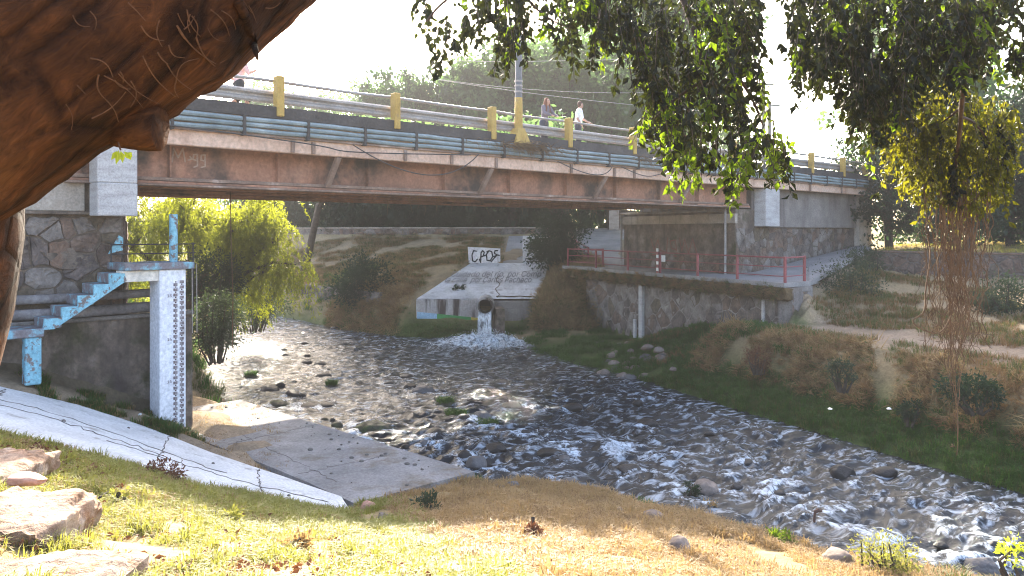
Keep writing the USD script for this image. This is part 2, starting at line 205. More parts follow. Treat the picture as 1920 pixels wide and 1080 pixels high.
for nme, c in dict(skin=(0.42, 0.25, 0.18), hair_auburn=(0.14, 0.05, 0.025), hair_brown=(0.09, 0.045, 0.03), shirt_white=(0.72, 0.72, 0.72), shirt_check=(0.13, 0.11, 0.13), cloth_navy=(0.035, 0.04, 0.06), cloth_black=(0.02, 0.02, 0.022), cloth_pink=(0.62, 0.40, 0.38), plate_white=(0.7, 0.7, 0.7), rust=(0.10, 0.05, 0.035)).items():
    flat(nme, c, 0.8)
# ---------------------------------------------------------------- helpers: geometry
def px(x, y, z):
    """The point at height z that the photograph shows at pixel (x, y)."""
    Y = F * (H - z) / (y - 434.0); return np.array([(x - 960) / F * Y, Y, z])
def pd(x, y, Y):
    """The point at distance Y that the photograph shows at pixel (x, y)."""
    return np.array([(x - 960) / F * Y, Y, H - (y - 434.0) * Y / F])
def hull(pts): return trimesh.convex.convex_hull(np.asarray(pts, float))
def fbox(o, ex, ey, ez, a, b, c, bev=0.01):
    """Box in the frame (origin o, unit axes ex, ey, ez) over the ranges a, b, c, edges chamfered by bev."""
    pts = []
    for i, x in enumerate(a):
        for j, y in enumerate(b):
            for k, z in enumerate(c):
                sx, sy, sz = (1, -1)[i], (1, -1)[j], (1, -1)[k]
                for dx, dy, dz in ((0, 1, 1), (1, 0, 1), (1, 1, 0)):
                    pts.append(o + (x + sx * dx * bev) * ex + (y + sy * dy * bev) * ey + (z + sz * dz * bev) * ez)
    return hull(pts)
EX, EY, EZ = np.eye(3)
def wbox(x, y, z, bev=0.01): return fbox(np.zeros(3), EX, EY, EZ, x, y, z, bev)
B = np.array([0.7185, 0.6955, 0.0]); B /= np.linalg.norm(B)
N = np.array([B[1], -B[0], 0.0])           # square to the bridge, towards the viewer
P0 = np.array([-7.77, 17.0, 0.0])          # left end of the bridge's near face
R = np.array([-0.42, 0.91, 0.0]); R /= np.linalg.norm(R)    # along the river, upstream
RP = np.array([R[1], -R[0], 0.0])          # square to the river, towards the far bank
def bf(s, n, z=0.0): return P0 + s * B + n * N + z * EZ
def bbox(s, n, z, bev=0.01): return fbox(P0, B, N, EZ, s, n, z, bev)
def tube(pts, rad, sides=6, caps=True):
    p = np.asarray(pts, float); rad = np.broadcast_to(np.asarray(rad, float), (len(p),))
    t = np.gradient(p, axis=0); t /= np.linalg.norm(t, axis=1, keepdims=True) + 1e-12
    a = np.cross(t[0], [0, 0, 1.0] if abs(t[0, 2]) < 0.9 else [1.0, 0, 0]); A = []
    for k in range(len(p)):
        a = a - t[k] * (a @ t[k]); a /= np.linalg.norm(a) + 1e-12; A.append(a)
    A = np.array(A); Bn = np.cross(t, A); ang = np.arange(sides) * 2 * np.pi / sides
    v = (p[:, None] + rad[:, None, None] * (np.cos(ang)[None, :, None] * A[:, None] + np.sin(ang)[None, :, None] * Bn[:, None])).reshape(-1, 3)
    i, j = np.meshgrid(np.arange(len(p) - 1), np.arange(sides), indexing="ij"); j2 = (j + 1) % sides
    q = np.stack([i * sides + j, i * sides + j2, (i + 1) * sides + j2, (i + 1) * sides + j], -1).reshape(-1, 4)
    f = np.vstack([q[:, [0, 1, 2]], q[:, [0, 2, 3]]])
    if caps:
        n = len(v); v = np.vstack([v, p[:1], p[-1:]]); k = np.arange(sides); k2 = (k + 1) % sides; e = (len(p) - 1) * sides
        f = np.vstack([f, np.stack([k2, k, 0 * k + n], 1), np.stack([e + k, e + k2, 0 * k + n + 1], 1)])
    return v, f
def prism(poly, z0, z1):
    """Vertical prism over the plan polygon."""
    m = trimesh.creation.extrude_polygon(Polygon([p[:2] for p in poly]), z1 - z0, engine="earcut"); m.apply_translation([0, 0, z0]); return m
def sweep_profile(prof, a, b, up=EZ, out=None):
    """Profile [(out, up)] swept straight from a to b (closed ring with end caps)."""
    a, b = np.asarray(a, float), np.asarray(b, float); n = len(prof)
    v = np.array([q + o * out + u * up for q in (a, b) for o, u in prof]); f = []
    for k in range(n): k2 = (k + 1) % n; f += [(k, k2, n + k2), (k, n + k2, n + k)]
    import mapbox_earcut as me
    tri = me.triangulate_float64(np.array(prof, float), np.array([n], np.uint32)).reshape(-1, 3).astype(int)
    f += [tuple(t) for t in tri] + [tuple(t[::-1] + n) for t in tri]
    return v, np.array(f)
def rock(c, r, seed, sub=3, rough=0.22, flat_=0.7, facet=0.0):
    """Boulder with centre c, radii r (3)."""
    m = trimesh.creation.icosphere(sub, 1.0); v = np.array(m.vertices); rs = np.random.default_rng(seed)
    d = 1 + rough * 2 * (fbm(v * 1.1 + seed * 7.3, 3, seed) - 0.5) + rough * 0.5 * (fbm(v * 3.5 + seed * 3.1, 3, seed + 5) - 0.5)
    for _ in range(int(5 + facet * 8)):
        n = rs.normal(size=3); n /= np.linalg.norm(n); h = 0.72 + 0.22 * rs.random() - 0.1 * facet
        d = np.minimum(d, np.where(v @ n > 0.2, h / np.maximum(v @ n, 0.2), 9) * (0.97 + 0.06 * fbm(v * 6 + seed, 2, seed)))
    v = v * d[:, None]; v[:, 2] = np.where(v[:, 2] < 0, v[:, 2] * flat_, v[:, 2])
    a = rs.random() * 6.28; ca, sa = math.cos(a), math.sin(a)
    v = v @ np.array([[ca, sa, 0], [-sa, ca, 0], [0, 0, 1]]) if facet >= 0 else v
    return v * np.asarray(r) + np.asarray(c), np.array(m.faces)
def leaves(pos, axis, L, Wd, rng, fold=0.25, up=None, npts=6):
    """Leaf blades: pointed ovals of 4 triangles folded along the midrib. pos (n,3) at the stalk, axis (n,3) unit; L, Wd arrays."""
    n = len(pos); L = np.broadcast_to(L, (n,)); Wd = np.broadcast_to(Wd, (n,))
    s = rng.normal(size=(n, 3)) if up is None else np.cross(axis, up); s -= axis * (s * axis).sum(1, keepdims=True); s /= np.linalg.norm(s, axis=1, keepdims=True) + 1e-9
    nn = np.cross(axis, s)
    p0 = pos; p1 = pos + axis * (L * 0.45)[:, None]; p2 = pos + axis * L[:, None] + nn * (L * -0.15)[:, None]
    e1 = p1 + s * (Wd / 2)[:, None] + nn * (Wd * fold)[:, None]; e2 = p1 - s * (Wd / 2)[:, None] + nn * (Wd * fold)[:, None]
    v = np.stack([p0, e1, p2, e2, p1], 1).reshape(-1, 3)
    k = np.arange(n)[:, None] * 5
    f = np.stack([k + [0, 4, 1], k + [1, 4, 2], k + [0, 3, 4], k + [3, 2, 4]], 1).reshape(-1, 3)
    return v, f
def quads(pos, L, Wd, rng, axis=None, jitter=1.0):
    """Loose two-triangle leaves for far foliage."""
    n = len(pos); a = rng.normal(size=(n, 3)) * jitter + (0 if axis is None else axis); a /= np.linalg.norm(a, axis=1, keepdims=True) + 1e-9
    s = np.cross(a, rng.normal(size=(n, 3))); s /= np.linalg.norm(s, axis=1, keepdims=True) + 1e-9
    L = np.broadcast_to(L, (n,))[:, None]; Wd = np.broadcast_to(Wd, (n,))[:, None]
    v = np.stack([pos - a * L / 2, pos + s * Wd / 2, pos + a * L / 2, pos - s * Wd / 2], 1).reshape(-1, 3)
    k = np.arange(n)[:, None] * 4
    return v, np.vstack([k + [0, 1, 2], k + [0, 2, 3]]).reshape(-1, 3)
def clump(n, rad, h, lean, seed, droop=0.0, w=None):
    """A tuft of n bent blades round the origin."""
    w = w or .007 + .03 * h; r = np.random.default_rng(seed); a = r.random(n) * 6.283; q = rad * np.sqrt(r.random(n)); b = np.stack([np.cos(a) * q, np.sin(a) * q, 0 * q], 1)
    az = a + r.normal(size=n) * 0.8; hh = h * (0.45 + 0.75 * r.random(n)); ln = lean * (0.3 + r.random(n))
    d = np.stack([np.cos(az), np.sin(az), 0 * az], 1); s = np.stack([-np.sin(az), np.cos(az), 0 * az], 1) * (w * (0.6 + 0.8 * r.random(n)))[:, None] / 2
    p1 = b + d * (hh * ln * 0.35)[:, None] + EZ * (hh * 0.6)[:, None]; p2 = b + d * (hh * ln)[:, None] + EZ * (hh * (1 - 0.35 * ln - droop))[:, None]
    b = b - EZ * 0.03
    v = np.stack([b - s, b + s, p1 + s * 0.8, p1 - s * 0.8, p2], 1).reshape(-1, 3); k = np.arange(n)[:, None] * 5
    return v, np.vstack([k + [0, 1, 2], k + [0, 2, 3], k + [3, 2, 4]]).reshape(-1, 3)
def rubble(o, u, v, n, poly, cell, seed, depth=0.05, gap=0.02, aspect=1.3, most=300):
    """Irregular stones filling the polygon (in u, v metres) on a wall face: list of closed meshes that stand proud of the face."""
    rs = np.random.default_rng(seed); P = Polygon(poly); x0, y0, x1, y1 = P.bounds; pts = []
    ny = int((y1 - y0) / cell) + 3; nx = int((x1 - x0) / (cell * aspect)) + 3
    for j in range(-1, ny):
        for i in range(-1, nx):
            if rs.random() > .24: pts.append((x0 + (i + 0.5 * (j % 2) + rs.uniform(-0.48, 0.48)) * cell * aspect, y0 + (j + rs.uniform(-0.48, 0.48)) * cell))
    vo = Voronoi(np.array(pts)); out = []
    for k, reg in enumerate(vo.point_region):
        r = vo.regions[reg]
        if -1 in r or not r: continue
        g = Polygon(vo.vertices[r]).intersection(P).buffer(-gap * (0.6 + 0.9 * rs.random()))
        if g.is_empty or g.geom_type != "Polygon" or g.area < 0.12 * cell * cell: continue
        g = g.buffer(cell * 0.09, quad_segs=1).buffer(-cell * 0.09, quad_segs=1).simplify(cell * 0.05)
        if g.is_empty or g.geom_type != "Polygon": continue
        c = np.array(g.segmentize(cell * .42).exterior.coords)[:-1]; c = c[::-1] if g.exterior.is_ccw is False else c; c = c + rs.normal(size=c.shape) * cell * .035
        m = len(c); ce = c.mean(0); d = depth * (0.35 + 0.9 * rs.random()); tl = rs.normal(size=2) * 0.25
        def P3(q, w): return o + q[:, :1] * u + q[:, 1:] * v + np.asarray(w)[:, None] * n
        mid, top = ce + (c - ce) * 0.94, ce + (c - ce) * 0.6
        V = np.vstack([P3(c, np.full(m, -0.03)), P3(mid, d * (0.75 + 0.15 * rs.random(m))), P3(top, d + ((top - ce) @ tl) * 0.3 + rs.normal(size=m) * depth * .16), P3(ce[None], np.array([d * 1.08]))])
        a = np.arange(m); b = (a + 1) % m
        Fc = np.vstack([np.stack([a, b, m + b], 1), np.stack([a, m + b, m + a], 1), np.stack([m + a, m + b, 2 * m + b], 1), np.stack([m + a, 2 * m + b, 2 * m + a], 1), np.stack([2 * m + a, 2 * m + b, 0 * a + 3 * m], 1)])
        out.append((V, Fc))
    return out
STONES = ["stone_brown", "stone_grey", "stone_red", "stone_pale", "stone_moss"]
def add_stones(parent, ms, weights, seed, smooth=False):
    rs = np.random.default_rng(seed); big = sorted(range(len(ms)), key=lambda i: -np.ptp(ms[i][0], axis=0).prod())
    for i in big[:300]: part(parent, "stone", ms[i], STONES[rs.choice(5, p=weights)], smooth)
    if big[300:]: part(parent, "small_stones", cat_([ms[i] for i in big[300:]]), "stone_pale", kind="stuff")
def ribbon(pts2, w, o, u, v, n, lift=0.006, th=0.004):
    """Painted stroke along 2-D points on a face."""
    ls = LineString(pts2).buffer(w / 2, quad_segs=3).simplify(w * 0.06)
    m = trimesh.creation.extrude_polygon(ls, th, engine="earcut"); q = np.array(m.vertices)
    return o + q[:, :1] * u + q[:, 1:2] * v + (q[:, 2:] + lift) * n, np.array(m.faces)
def lettering(text, h, o, u, v, n, lift=0.006, bold=False, slant=0.0):
    m = text_mesh(text, h, 0.004, bold); q = np.array(m.vertices); q[:, 0] += slant * q[:, 1]
    return o + q[:, :1] * u + q[:, 1:2] * v + (q[:, 2:] + lift) * n, np.array(m.faces)
def gridbox(l, w, h, st):
    """Box centred on the origin with its faces cut into a grid of about st."""
    vs, fs, n0 = [], [], 0; e = np.array([l, w, h])
    for ax in range(3):
        a, b = [k for k in range(3) if k != ax]; na, nb = max(1, round(e[a] / st)), max(1, round(e[b] / st)); u, v = np.meshgrid(np.linspace(-.5, .5, na + 1), np.linspace(-.5, .5, nb + 1), indexing="ij")
        for sg in (-.5, .5):
            p = np.zeros((u.size, 3)); p[:, a], p[:, b], p[:, ax] = u.ravel() * e[a], v.ravel() * e[b], sg * e[ax]
            i, j = np.meshgrid(np.arange(na), np.arange(nb), indexing="ij"); k = (i * (nb + 1) + j).ravel(); q = np.stack([k, k + nb + 1, k + nb + 2, k + 1], 1); q = q if (sg > 0) == (ax != 1) else q[:, ::-1]
            vs.append(p); fs.append(np.vstack([q[:, [0, 1, 2]], q[:, [0, 2, 3]]]) + n0); n0 += len(p)
    return trimesh.Trimesh(np.vstack(vs), np.vstack(fs), process=True)
# ---------------------------------------------------------------- ground
def resample(pl, step):
    pl = np.asarray(pl, float); d = np.r_[0, np.cumsum(np.linalg.norm(np.diff(pl[:, :2], axis=0), axis=1))]
    t = np.linspace(0, d[-1], max(2, int(d[-1] / step) + 1)); return np.column_stack([np.interp(t, d, pl[:, k]) for k in range(pl.shape[1])])
WL_L = [(30, -4), (22, 3), (14, 7.6), (9, 10.6), (5.3, 12.8), (3.5, 14.6), (1.8, 16.0), (0.3, 16.4), (-0.4, 15.6), (-7.0, 22.0), (-9.2, 26), (-11.7, 31), (-16.6, 48), (-24, 58), (-45, 75), (-70, 90)]
WL_R = [(36, 0), (26, 3.5), (20, 6.5), (14, 11.5), (10.1, 16.1), (8.6, 19.4), (5.6, 26.1), (4.6, 28.4), (2.5, 32), (0.35, 36.3), (-1.0, 38.8), (-4, 39.4), (-9.1, 43.6), (-13.6, 49.6), (-21, 60), (-40, 80), (-62, 100)]
CHANNEL = Polygon(WL_L + WL_R[::-1])
C_BED, C_DRY, C_DIRT, C_OLIVE, C_GREEN, C_PATH, C_SLOPE, C_FAR, C_DARK = (.045, .038, .03), (.29, .225, .12), (.27, .205, .14), (.24, .18, .10), (.06, .085, .025), (.27, .20, .14), (.27, .205, .125), (.19, .165, .08), (.10, .08, .055)
CP = []
def line(pts, col, step=0.6):
    for p in resample(pts, step): CP.append((*p[:3], *col))
def off(pl, d):
    """Polyline moved sideways by d (to the right of its direction)."""
    pl = np.asarray(pl, float); t = np.gradient(pl, axis=0); t /= np.linalg.norm(t, axis=1, keepdims=True); return pl + d * np.column_stack([t[:, 1], -t[:, 0]])
def z_(pl, z): return [(*p[:2], zz) for p, zz in zip(pl, np.broadcast_to(z, (len(pl),)))]
def wallpt(t, o=0.0): return np.array([7.66, 33.1, 0]) + t * R - o * RP      # front face of the walkway's retaining wall
line(z_(WL_L, -0.06), C_DIRT); line(z_(WL_R, -0.05), C_GREEN)
line(z_(off(WL_L, 1.1)[1:-1], -0.55), C_BED); line(z_(off(WL_R, -1.1)[1:-1], -0.55), C_BED)
# near bank
near = [(14, 6.6), (9, 9.7), (5.0, 11.9), (3.2, 13.7), (1.5, 15.2), (0.2, 15.7)]
line(z_(near, 0.42), C_DRY)
for p in [(0, 0, 3.62), (0, -3, 3.9), (-3, 0, 3.85), (3, 0, 3.3), (-5.5, 2, 4.0), (-9, 0, 4.6), (-14, 6, 4.9), (-22, 10, 5.2), (-12, 11.8, 3.5), (-18, 15, 4.2), (6, 1, 2.6), (10, 2, 1.7), (16, 0, 1.3), (24, -4, 1.0), (-30, -10, 6), (30, -12, 1.5), (0, -12, 4.5), (-40, 20, 6), (-60, 0, 7), (60, -20, 3), (0, -40, 6)]: CP.append((*p, *C_DRY))
for x, y, z in [(90, 1042, 2.79), (20, 1042, 2.85), (300, 1000, 2.55), (300, 920, 2.2), (160, 870, 2.45), (0, 850, 2.8), (480, 1000, 2.05), (640, 1080, 2.72), (480, 1080, 2.85), (200, 1080, 2.86), (0, 1080, 2.9), (700, 1000, 1.42), (960, 1080, 2.55), (960, 1000, 1.5), (960, 940, 0.95), (820, 930, 0.95), (1200, 1080, 2.0), (1250, 1010, 1.05), (1420, 1060, 1.25), (1420, 1080, 1.4), (1560, 1080, 1.0), (1100, 950, .75), (700, 965, 1.0)]: CP.append((*px(x, y, z), *C_DRY))
# concrete ramp edges
RU = [(-15.0, 16.6, 3.4), tuple(px(0, 725, 2.37)), tuple(px(150, 760, 1.85)), tuple(px(280, 803, 1.4)), tuple(px(400, 850, 1.1)), tuple(px(520, 890, .9)), tuple(px(640, 932, .83))]
RL = [(-11.5, 10.2, 3.7), tuple(px(0, 815, 2.6)), tuple(px(130, 850, 2.3)), tuple(px(270, 885, 1.92)), tuple(px(440, 930, 1.38)), tuple(px(610, 958, .92)), tuple(px(660, 962, .86))]
for L_, s_ in ((RU, 1), (RL, -1)):
    a = np.array(L_); line(a - [0, 0, .10], C_DIRT, .3); b = a.copy(); b[:, :2] = off(a[:, :2], -0.18 * s_); b = b[:5] if s_ > 0 else b; line(b + [0, 0, 0.03], C_DIRT if s_ > 0 else C_DRY, .3)
line((np.array(RU) + np.array(RL)) / 2 - [0, 0, .12], C_DIRT, .3)
PLAT = [(-0.68, 15.0), (-7.1, 21.4), (-8.6, 20.0), (-6.9, 17.6), (-5.2, 16.0), (-3.6, 14.4), (-2.55, 13.25)]
line([(p[0], p[1], .70) for p in PLAT] + [(*PLAT[0], .70)], C_DIRT, .4)
line([(-6.6, 20.3, .66), (-3.9, 16.8, .66), (-1.7, 14.5, .6)], C_DIRT, .4)
line([(-0.35, 14.75, .62), (-1.6, 13.6, .8), (-2.3, 13.0, .88)], C_DRY, .3)
for x, y, z in [(330, 800, 1.13), (420, 800, .95), (360, 770, 1.0), (440, 830, .93), (470, 850, .92)]: CP.append((*px(x, y, z), *C_DIRT))
# foot of the low wall on the near side, abutment and bank behind it
line([(*bf(s, -.45)[:2], z) for s, z in ((-8, 3.4), (-1.9, 2.5), (-.6, 1.75), (.45, 1.2), (1.5, .95))], C_DARK, .4)  # darker ground tint along the foot of the wall
line([(*bf(s, -1.15)[:2], z) for s, z in ((-8, 3.6), (-1.9, 3.2), (-.6, 3.1), (.45, 3.1), (1.2, 2.9))], C_DARK, .4)
for p in [(-8.6, 21.4, 1.0), (-9.6, 22.8, 1.2), (-10.5, 24, 2.3), (-12, 28, 2.2), (-13.5, 31, 2.0), (-12.4, 31, .7), (-10.0, 26, .7), (-17, 40, 2.0), (-14.6, 38, .8), (-20, 30, 4), (-30, 36, 5), (-22, 48, 3.0), (-40, 60, 5.5), (-16, 25, 4), (-60, 80, 7), (-24, 22, 5), (-18.3, 48, .9)]: CP.append((*p, *C_OLIVE))
# far bank, downstream part: green edge, grass cliff, path, terrace
dr = [(36, 0), (26, 3.5), (20, 6.5), (14, 11.5), (10.1, 16.1), (8.6, 19.4), (5.6, 26.1), (5.1, 27.2)]
line(z_(off(dr, 0.35), .22), C_GREEN, .5); line(z_(off(dr, 1.25), .58), C_GREEN, .5); line(z_(off(dr, 1.95), [1.3, 1.3, 1.4, 1.4, 1.4, 1.5, 1.65, 1.5]), C_OLIVE, .5)
line(z_(off(dr, 2.6), [1.7, 1.7, 1.8, 1.8, 1.85, 1.9, 1.95, 1.9]), C_OLIVE, .5); line(z_(off(dr, 4.0), 2.0), C_PATH, .5)
line(z_(off(dr, 5.3), 2.05), C_PATH, .5); line(z_(off(dr, 6.6), 2.2), C_SLOPE, .5)
for p in [(13.2, 28.5, 2.55), (14.2, 32.5, 2.9), (17, 30, 2.8), (21, 27, 2.75), (27, 22, 2.7), (36, 12, 2.6)]: CP.append((*p, *C_SLOPE))
TER = [(16.6, 38.4), (21.2, 33.6), (27, 27.5), (40, 14)]
line(z_(off(TER, 0.6), 3.15), C_SLOPE, .5); line(z_(off(TER, -0.12), 3.25), C_SLOPE, .3); line(z_(off(TER, -0.55), 4.2), C_FAR, .3); line(z_(off(TER, -5), 4.35), C_FAR, 1)
# in front of the retaining wall
for t, z in ((-5.6, 2.1), (-3, 1.75), (0, 1.45), (1.5, 1.15), (3, .65), (4, .35), (6, .4), (9.2, .5)): CP.append((*wallpt(t, -.15)[:2], z, *C_OLIVE))
line([(*wallpt(t, 0.25)[:2], z) for t, z in ((-5.6, 2.08), (-3, 1.75), (0, 1.4), (1.5, 1.1), (3, .62), (4, .34), (9.2, .42))], C_GREEN, .5)
line([(*wallpt(t, -0.15)[:2], z) for t, z in ((-5.6, 2.0), (-3, 1.7), (0, 1.38), (1.5, 1.1), (3, .62), (4, .34), (9.2, .42))], C_GREEN, .4); line([(*wallpt(t, -0.5)[:2], 3.0) for t in (-5.4, 9.4)], C_PATH, .4); line([(*wallpt(t, -4)[:2], 3.1) for t in (-3, 9)], C_PATH, .6)
for p in [(5.9, 28.2, .35), (6.9, 29.2, 1.0), (7.3, 28.6, 1.75), (6.2, 31, .7), (5.2, 31.5, .35), (4.0, 33, .25), (5.3, 35, .35), (2.6, 36, .3), (8.3, 28.4, 1.95)]: CP.append((*p, *C_GREEN))
# ramp up beside the wing wall and slope below it
line([(9.9, 28.3, 3.0), (10.8, 30, 3.1), (17.2, 39.4, 4.2)], C_PATH, .5); line([(*bf(s, -.4)[:2], z) for s, z in ((25, 3.1), (30, 3.7), (37, 4.2))], C_PATH, .6)
line([(10.35, 28.1, 2.45), (11.3, 29.9, 2.75), (14.5, 34.0, 3.3), (17.5, 38.9, 4.0)], C_OLIVE, .5)
# outlet, mound of dry grass and slope
for p in [(1.25, 39.9, .35), (2.3, 39.6, .45), (3.3, 40.2, .5), (1.3, 40.6, 1.2), (2.2, 40.7, 1.5), (3.2, 41.2, 1.9), (1.3, 41.0, 1.6), (2.0, 42.0, 1.95), (3.2, 43.3, 2.9), (3.9, 45.0, 3.3), (2.4, 45, 3.0), (0.5, 39.4, .2)]: CP.append((*p, *C_SLOPE))
line([(-5.3, 40.9, .6), (-3, 40.7, .5), (-1.6, 40.7, .2), (1.2, 40.8, .4)], C_GREEN, .5)
line([(-5.0, 41.45, 1.55), (1.2, 41.45, 1.55)], C_SLOPE, .4)
AP = [(-4.8, 41.2, 1.76), (1.35, 41.2, 1.76), (2.1, 46.6, 3.35), (-2.35, 46.6, 3.35)]
line([(-2.0, 46.4, 3.1), (2.1, 46.4, 3.1)], C_SLOPE, .5); line([(-3.4, 44, 2.35), (1.7, 44, 2.35)], C_SLOPE, .5)
line([(-5.1, 41.3, 1.75), (-2.7, 46.6, 3.45)], C_SLOPE, .4)
line([(-5.4, 41.2, 1.3), (-9.6, 45.3, 1.0), (-14.2, 51.0, 1.0), (-21.5, 61, 1.2), (-40, 81, 1.4)], C_OLIVE, .6)
line([(-5.6, 42.0, 1.9), (-9.3, 46.1, 2.1), (-13.8, 51.7, 2.2), (-21, 61.6, 2.4)], C_SLOPE, .5)
line([(-6, 44, 2.25), (-9.5, 48.5, 2.5), (-13.5, 54, 2.6), (-20, 63, 3)], C_SLOPE, .7)
line([(-26, 66, 4.8), (-14, 60.5, 4.75), (-4, 57.6, 4.75), (2.4, 56.8, 4.8)], C_SLOPE, .6)
line([(-26, 66.8, 5.25), (-14, 61.3, 5.25), (-4, 58.4, 5.25), (2.4, 57.6, 5.25)], C_FAR, .6)
line([(2.6, 47.5, 3.6), (3.0, 52, 4.5), (4, 58, 5.2)], C_PATH, .6); line([(4.4, 45, 3.4), (5.2, 52, 4.4), (6.9, 60, 5.25)], C_PATH, .6); line([(5.6, 44.5, 3.35), (6.5, 52, 4.4), (8.2, 60, 5.3)], C_PATH, .6)
for p in [(9, 50, 5.4), (10, 46, 5.0), (12, 56, 5.8), (20, 52, 4.6), (30, 50, 4.6), (26, 40, 4.5), (45, 40, 4.6), (60, 20, 4.6), (18, 70, 5.2), (0, 75, 5.4), (-20, 80, 5.6), (40, 90, 5.5), (0, 120, 6.5), (-60, 120, 8), (70, 100, 6), (0, 300, 8), (-260, 300, 10), (260, 300, 8), (260, -40, 6), (-260, -40, 10), (0, -120, 8), (-90, 20, 8), (100, 40, 5)]: CP.append((*p, *C_FAR))
CP = np.array(CP); _, ui = np.unique(np.round(CP[:, :2], 2), axis=0, return_index=True); CP = CP[ui]
_lin = LinearNDInterpolator(CP[:, :2], CP[:, 2:]); _nst = NearestNDInterpolator(CP[:, :2], CP[:, 2:])
def ground(x, y, full=False):
    x, y = np.asarray(x, float), np.asarray(y, float); a = _lin(x, y); b = _nst(x, y); a = np.where(np.isnan(a), b, a)
    return a if full else a[..., 0]
RAMP_POLY = Polygon([p[:2] for p in RU] + [p[:2] for p in RL[::-1]]); PLAT_POLY = Polygon(PLAT)
import shapely
def inside(poly, x, y): return shapely.contains_xy(poly, x, y)
def gz(x, y):
    x, y = np.asarray(x, float), np.asarray(y, float); z = ground(x, y); P = np.stack([x, y, 0 * x], -1)
    a = np.clip((z - 0.2) / 0.6, 0, 1) * np.where(inside(RAMP_POLY.buffer(.1), x, y) | inside(PLAT_POLY.buffer(.1), x, y), 0, 1)
    return z + a * (0.16 * (fbm(P * 1.3, 3, 3) - .5) + 0.05 * (fbm(P * 5, 2, 9) - .5))
rows = np.unique(np.r_[np.arange(-12, 2, .8), np.arange(2, 14, .11), np.arange(14, 32, .19), np.arange(32, 64, .26), np.geomspace(64, 300, 40), -40, -25]); us = np.linspace(-1.15, 1.15, 330)
yy, uu = np.meshgrid(rows, us, indexing="ij"); xx = uu * (np.maximum(yy, 0) + 9) + np.sign(uu) * np.maximum(np.abs(uu) - .95, 0) * 250
g5 = ground(xx, yy, True); zz = gz(xx, yy); nv = len(us)
tint = g5[..., 1:].reshape(-1, 3) * (0.82 + 0.36 * fbm(np.stack([xx, yy, 0 * xx], -1).reshape(-1, 3) * 0.7, 3, 21))[:, None]
i, j = np.meshgrid(np.arange(len(rows) - 1), np.arange(nv - 1), indexing="ij"); k = (i * nv + j).ravel()
solo("ground", (np.stack([xx, yy, zz], -1).reshape(-1, 3), np.stack([k, k + 1, k + nv + 1, k + nv], 1)), "dirt", "dry earth banks and slopes on both sides of the stony river", "ground", smooth=True, kind="structure", tint=tint)
# ---------------------------------------------------------------- concrete ramp and platform
n = 90; a, b = resample(RU, .01), resample(RL, .01); a, b = a[np.linspace(0, len(a) - 1, n).astype(int)], b[np.linspace(0, len(b) - 1, n).astype(int)]
w = np.linspace(0, 1, 15); G = a[:, None] * (1 - w)[None, :, None] + b[:, None] * w[None, :, None]
G[..., 2] += 0.02 * (fbm(G * 1.7, 3, 4) - .5) + 0.006; top = G.reshape(-1, 3); bot = top - [0, 0, .16]; m = 15
i, j = np.meshgrid(np.arange(n - 1), np.arange(m - 1), indexing="ij"); k = (i * m + j).ravel(); f1 = np.stack([k, k + 1, k + m + 1, k + m], 1)
e0 = np.arange(n - 1) * m; T_ = n * m; f = [f1[:, ::-1], np.stack([e0, e0 + m, T_ + e0 + m, T_ + e0], 1)[:, ::-1], np.stack([e0 + m - 1, e0 + 2 * m - 1, T_ + e0 + 2 * m - 1, T_ + e0 + m - 1], 1)]
rp_ = thing("concrete_ramp", "pale concrete ramp running down beside the sunlit grass to the river platform", "ramp", tuple(G[45, 7]), kind="structure"); part(rp_, "slab", (np.vstack([top, bot]), np.vstack(f)), "pale_concrete", smooth=30)
def on_ramp(a, b): i, j = a * (n - 1), b * 14; i0, j0 = min(int(i), n - 2), min(int(j), 13); di, dj = i - i0, j - j0; return (G[i0, j0] * (1 - di) + G[i0 + 1, j0] * di) * (1 - dj) + (G[i0, j0 + 1] * (1 - di) + G[i0 + 1, j0 + 1] * di) * dj
rq = np.random.default_rng(4)
for a0, a1, b0, b1 in ((.34, .80, .30, .52), (.36, .72, .42, .60), (.62, .97, .62, .58), (.45, .47, .05, .95), (.68, .70, .04, .96), (.84, .86, .05, .95)):
    tt = np.linspace(0, 1, 40); part(rp_, "crack", tube([on_ramp(a0 + (a1 - a0) * t + .002 * rq.normal(), b0 + (b1 - b0) * t + .012 * rq.normal()) + [0, 0, .001] for t in tt], .006 + .007 * rq.random(40), 4), "mortar_dark")
for a, b, r in ((.55, .5, .035), (.77, .35, .03), (.62, .2, .025), (.9, .7, .03)): part(rp_, "pebble", trimesh.creation.icosphere(1, r).apply_translation(on_ramp(a, b)), "mortar_dark")
pm = prism(PLAT, -0.7, 0.80); pm = pm.subdivide_to_size(0.5); v = np.array(pm.vertices); v[:, 2] += np.where(v[:, 2] > .7, 0.018 * (fbm(v * 1.5, 3, 8) - .5), 0)
pf = thing("concrete_platform", "flat grey concrete platform with a straight edge along the river", "platform", (-3, 16, .8), kind="structure"); part(pf, "slab", (v, np.array(pm.faces)), "grey_concrete")
for a, b in (((-4.4, 18.72), (-5.9, 16.9)), ((-2.1, 16.42), (-3.9, 14.85)), ((-6.3, 18.3), (-3.0, 14.3))):
    tt = np.linspace(.02, .97, 36); part(pf, "crack", tube([(a[0] + (b[0] - a[0]) * t + .025 * rq.normal(), a[1] + (b[1] - a[1]) * t + .025 * rq.normal(), .799) for t in tt], .007, 4), "mortar_dark")
gq = []
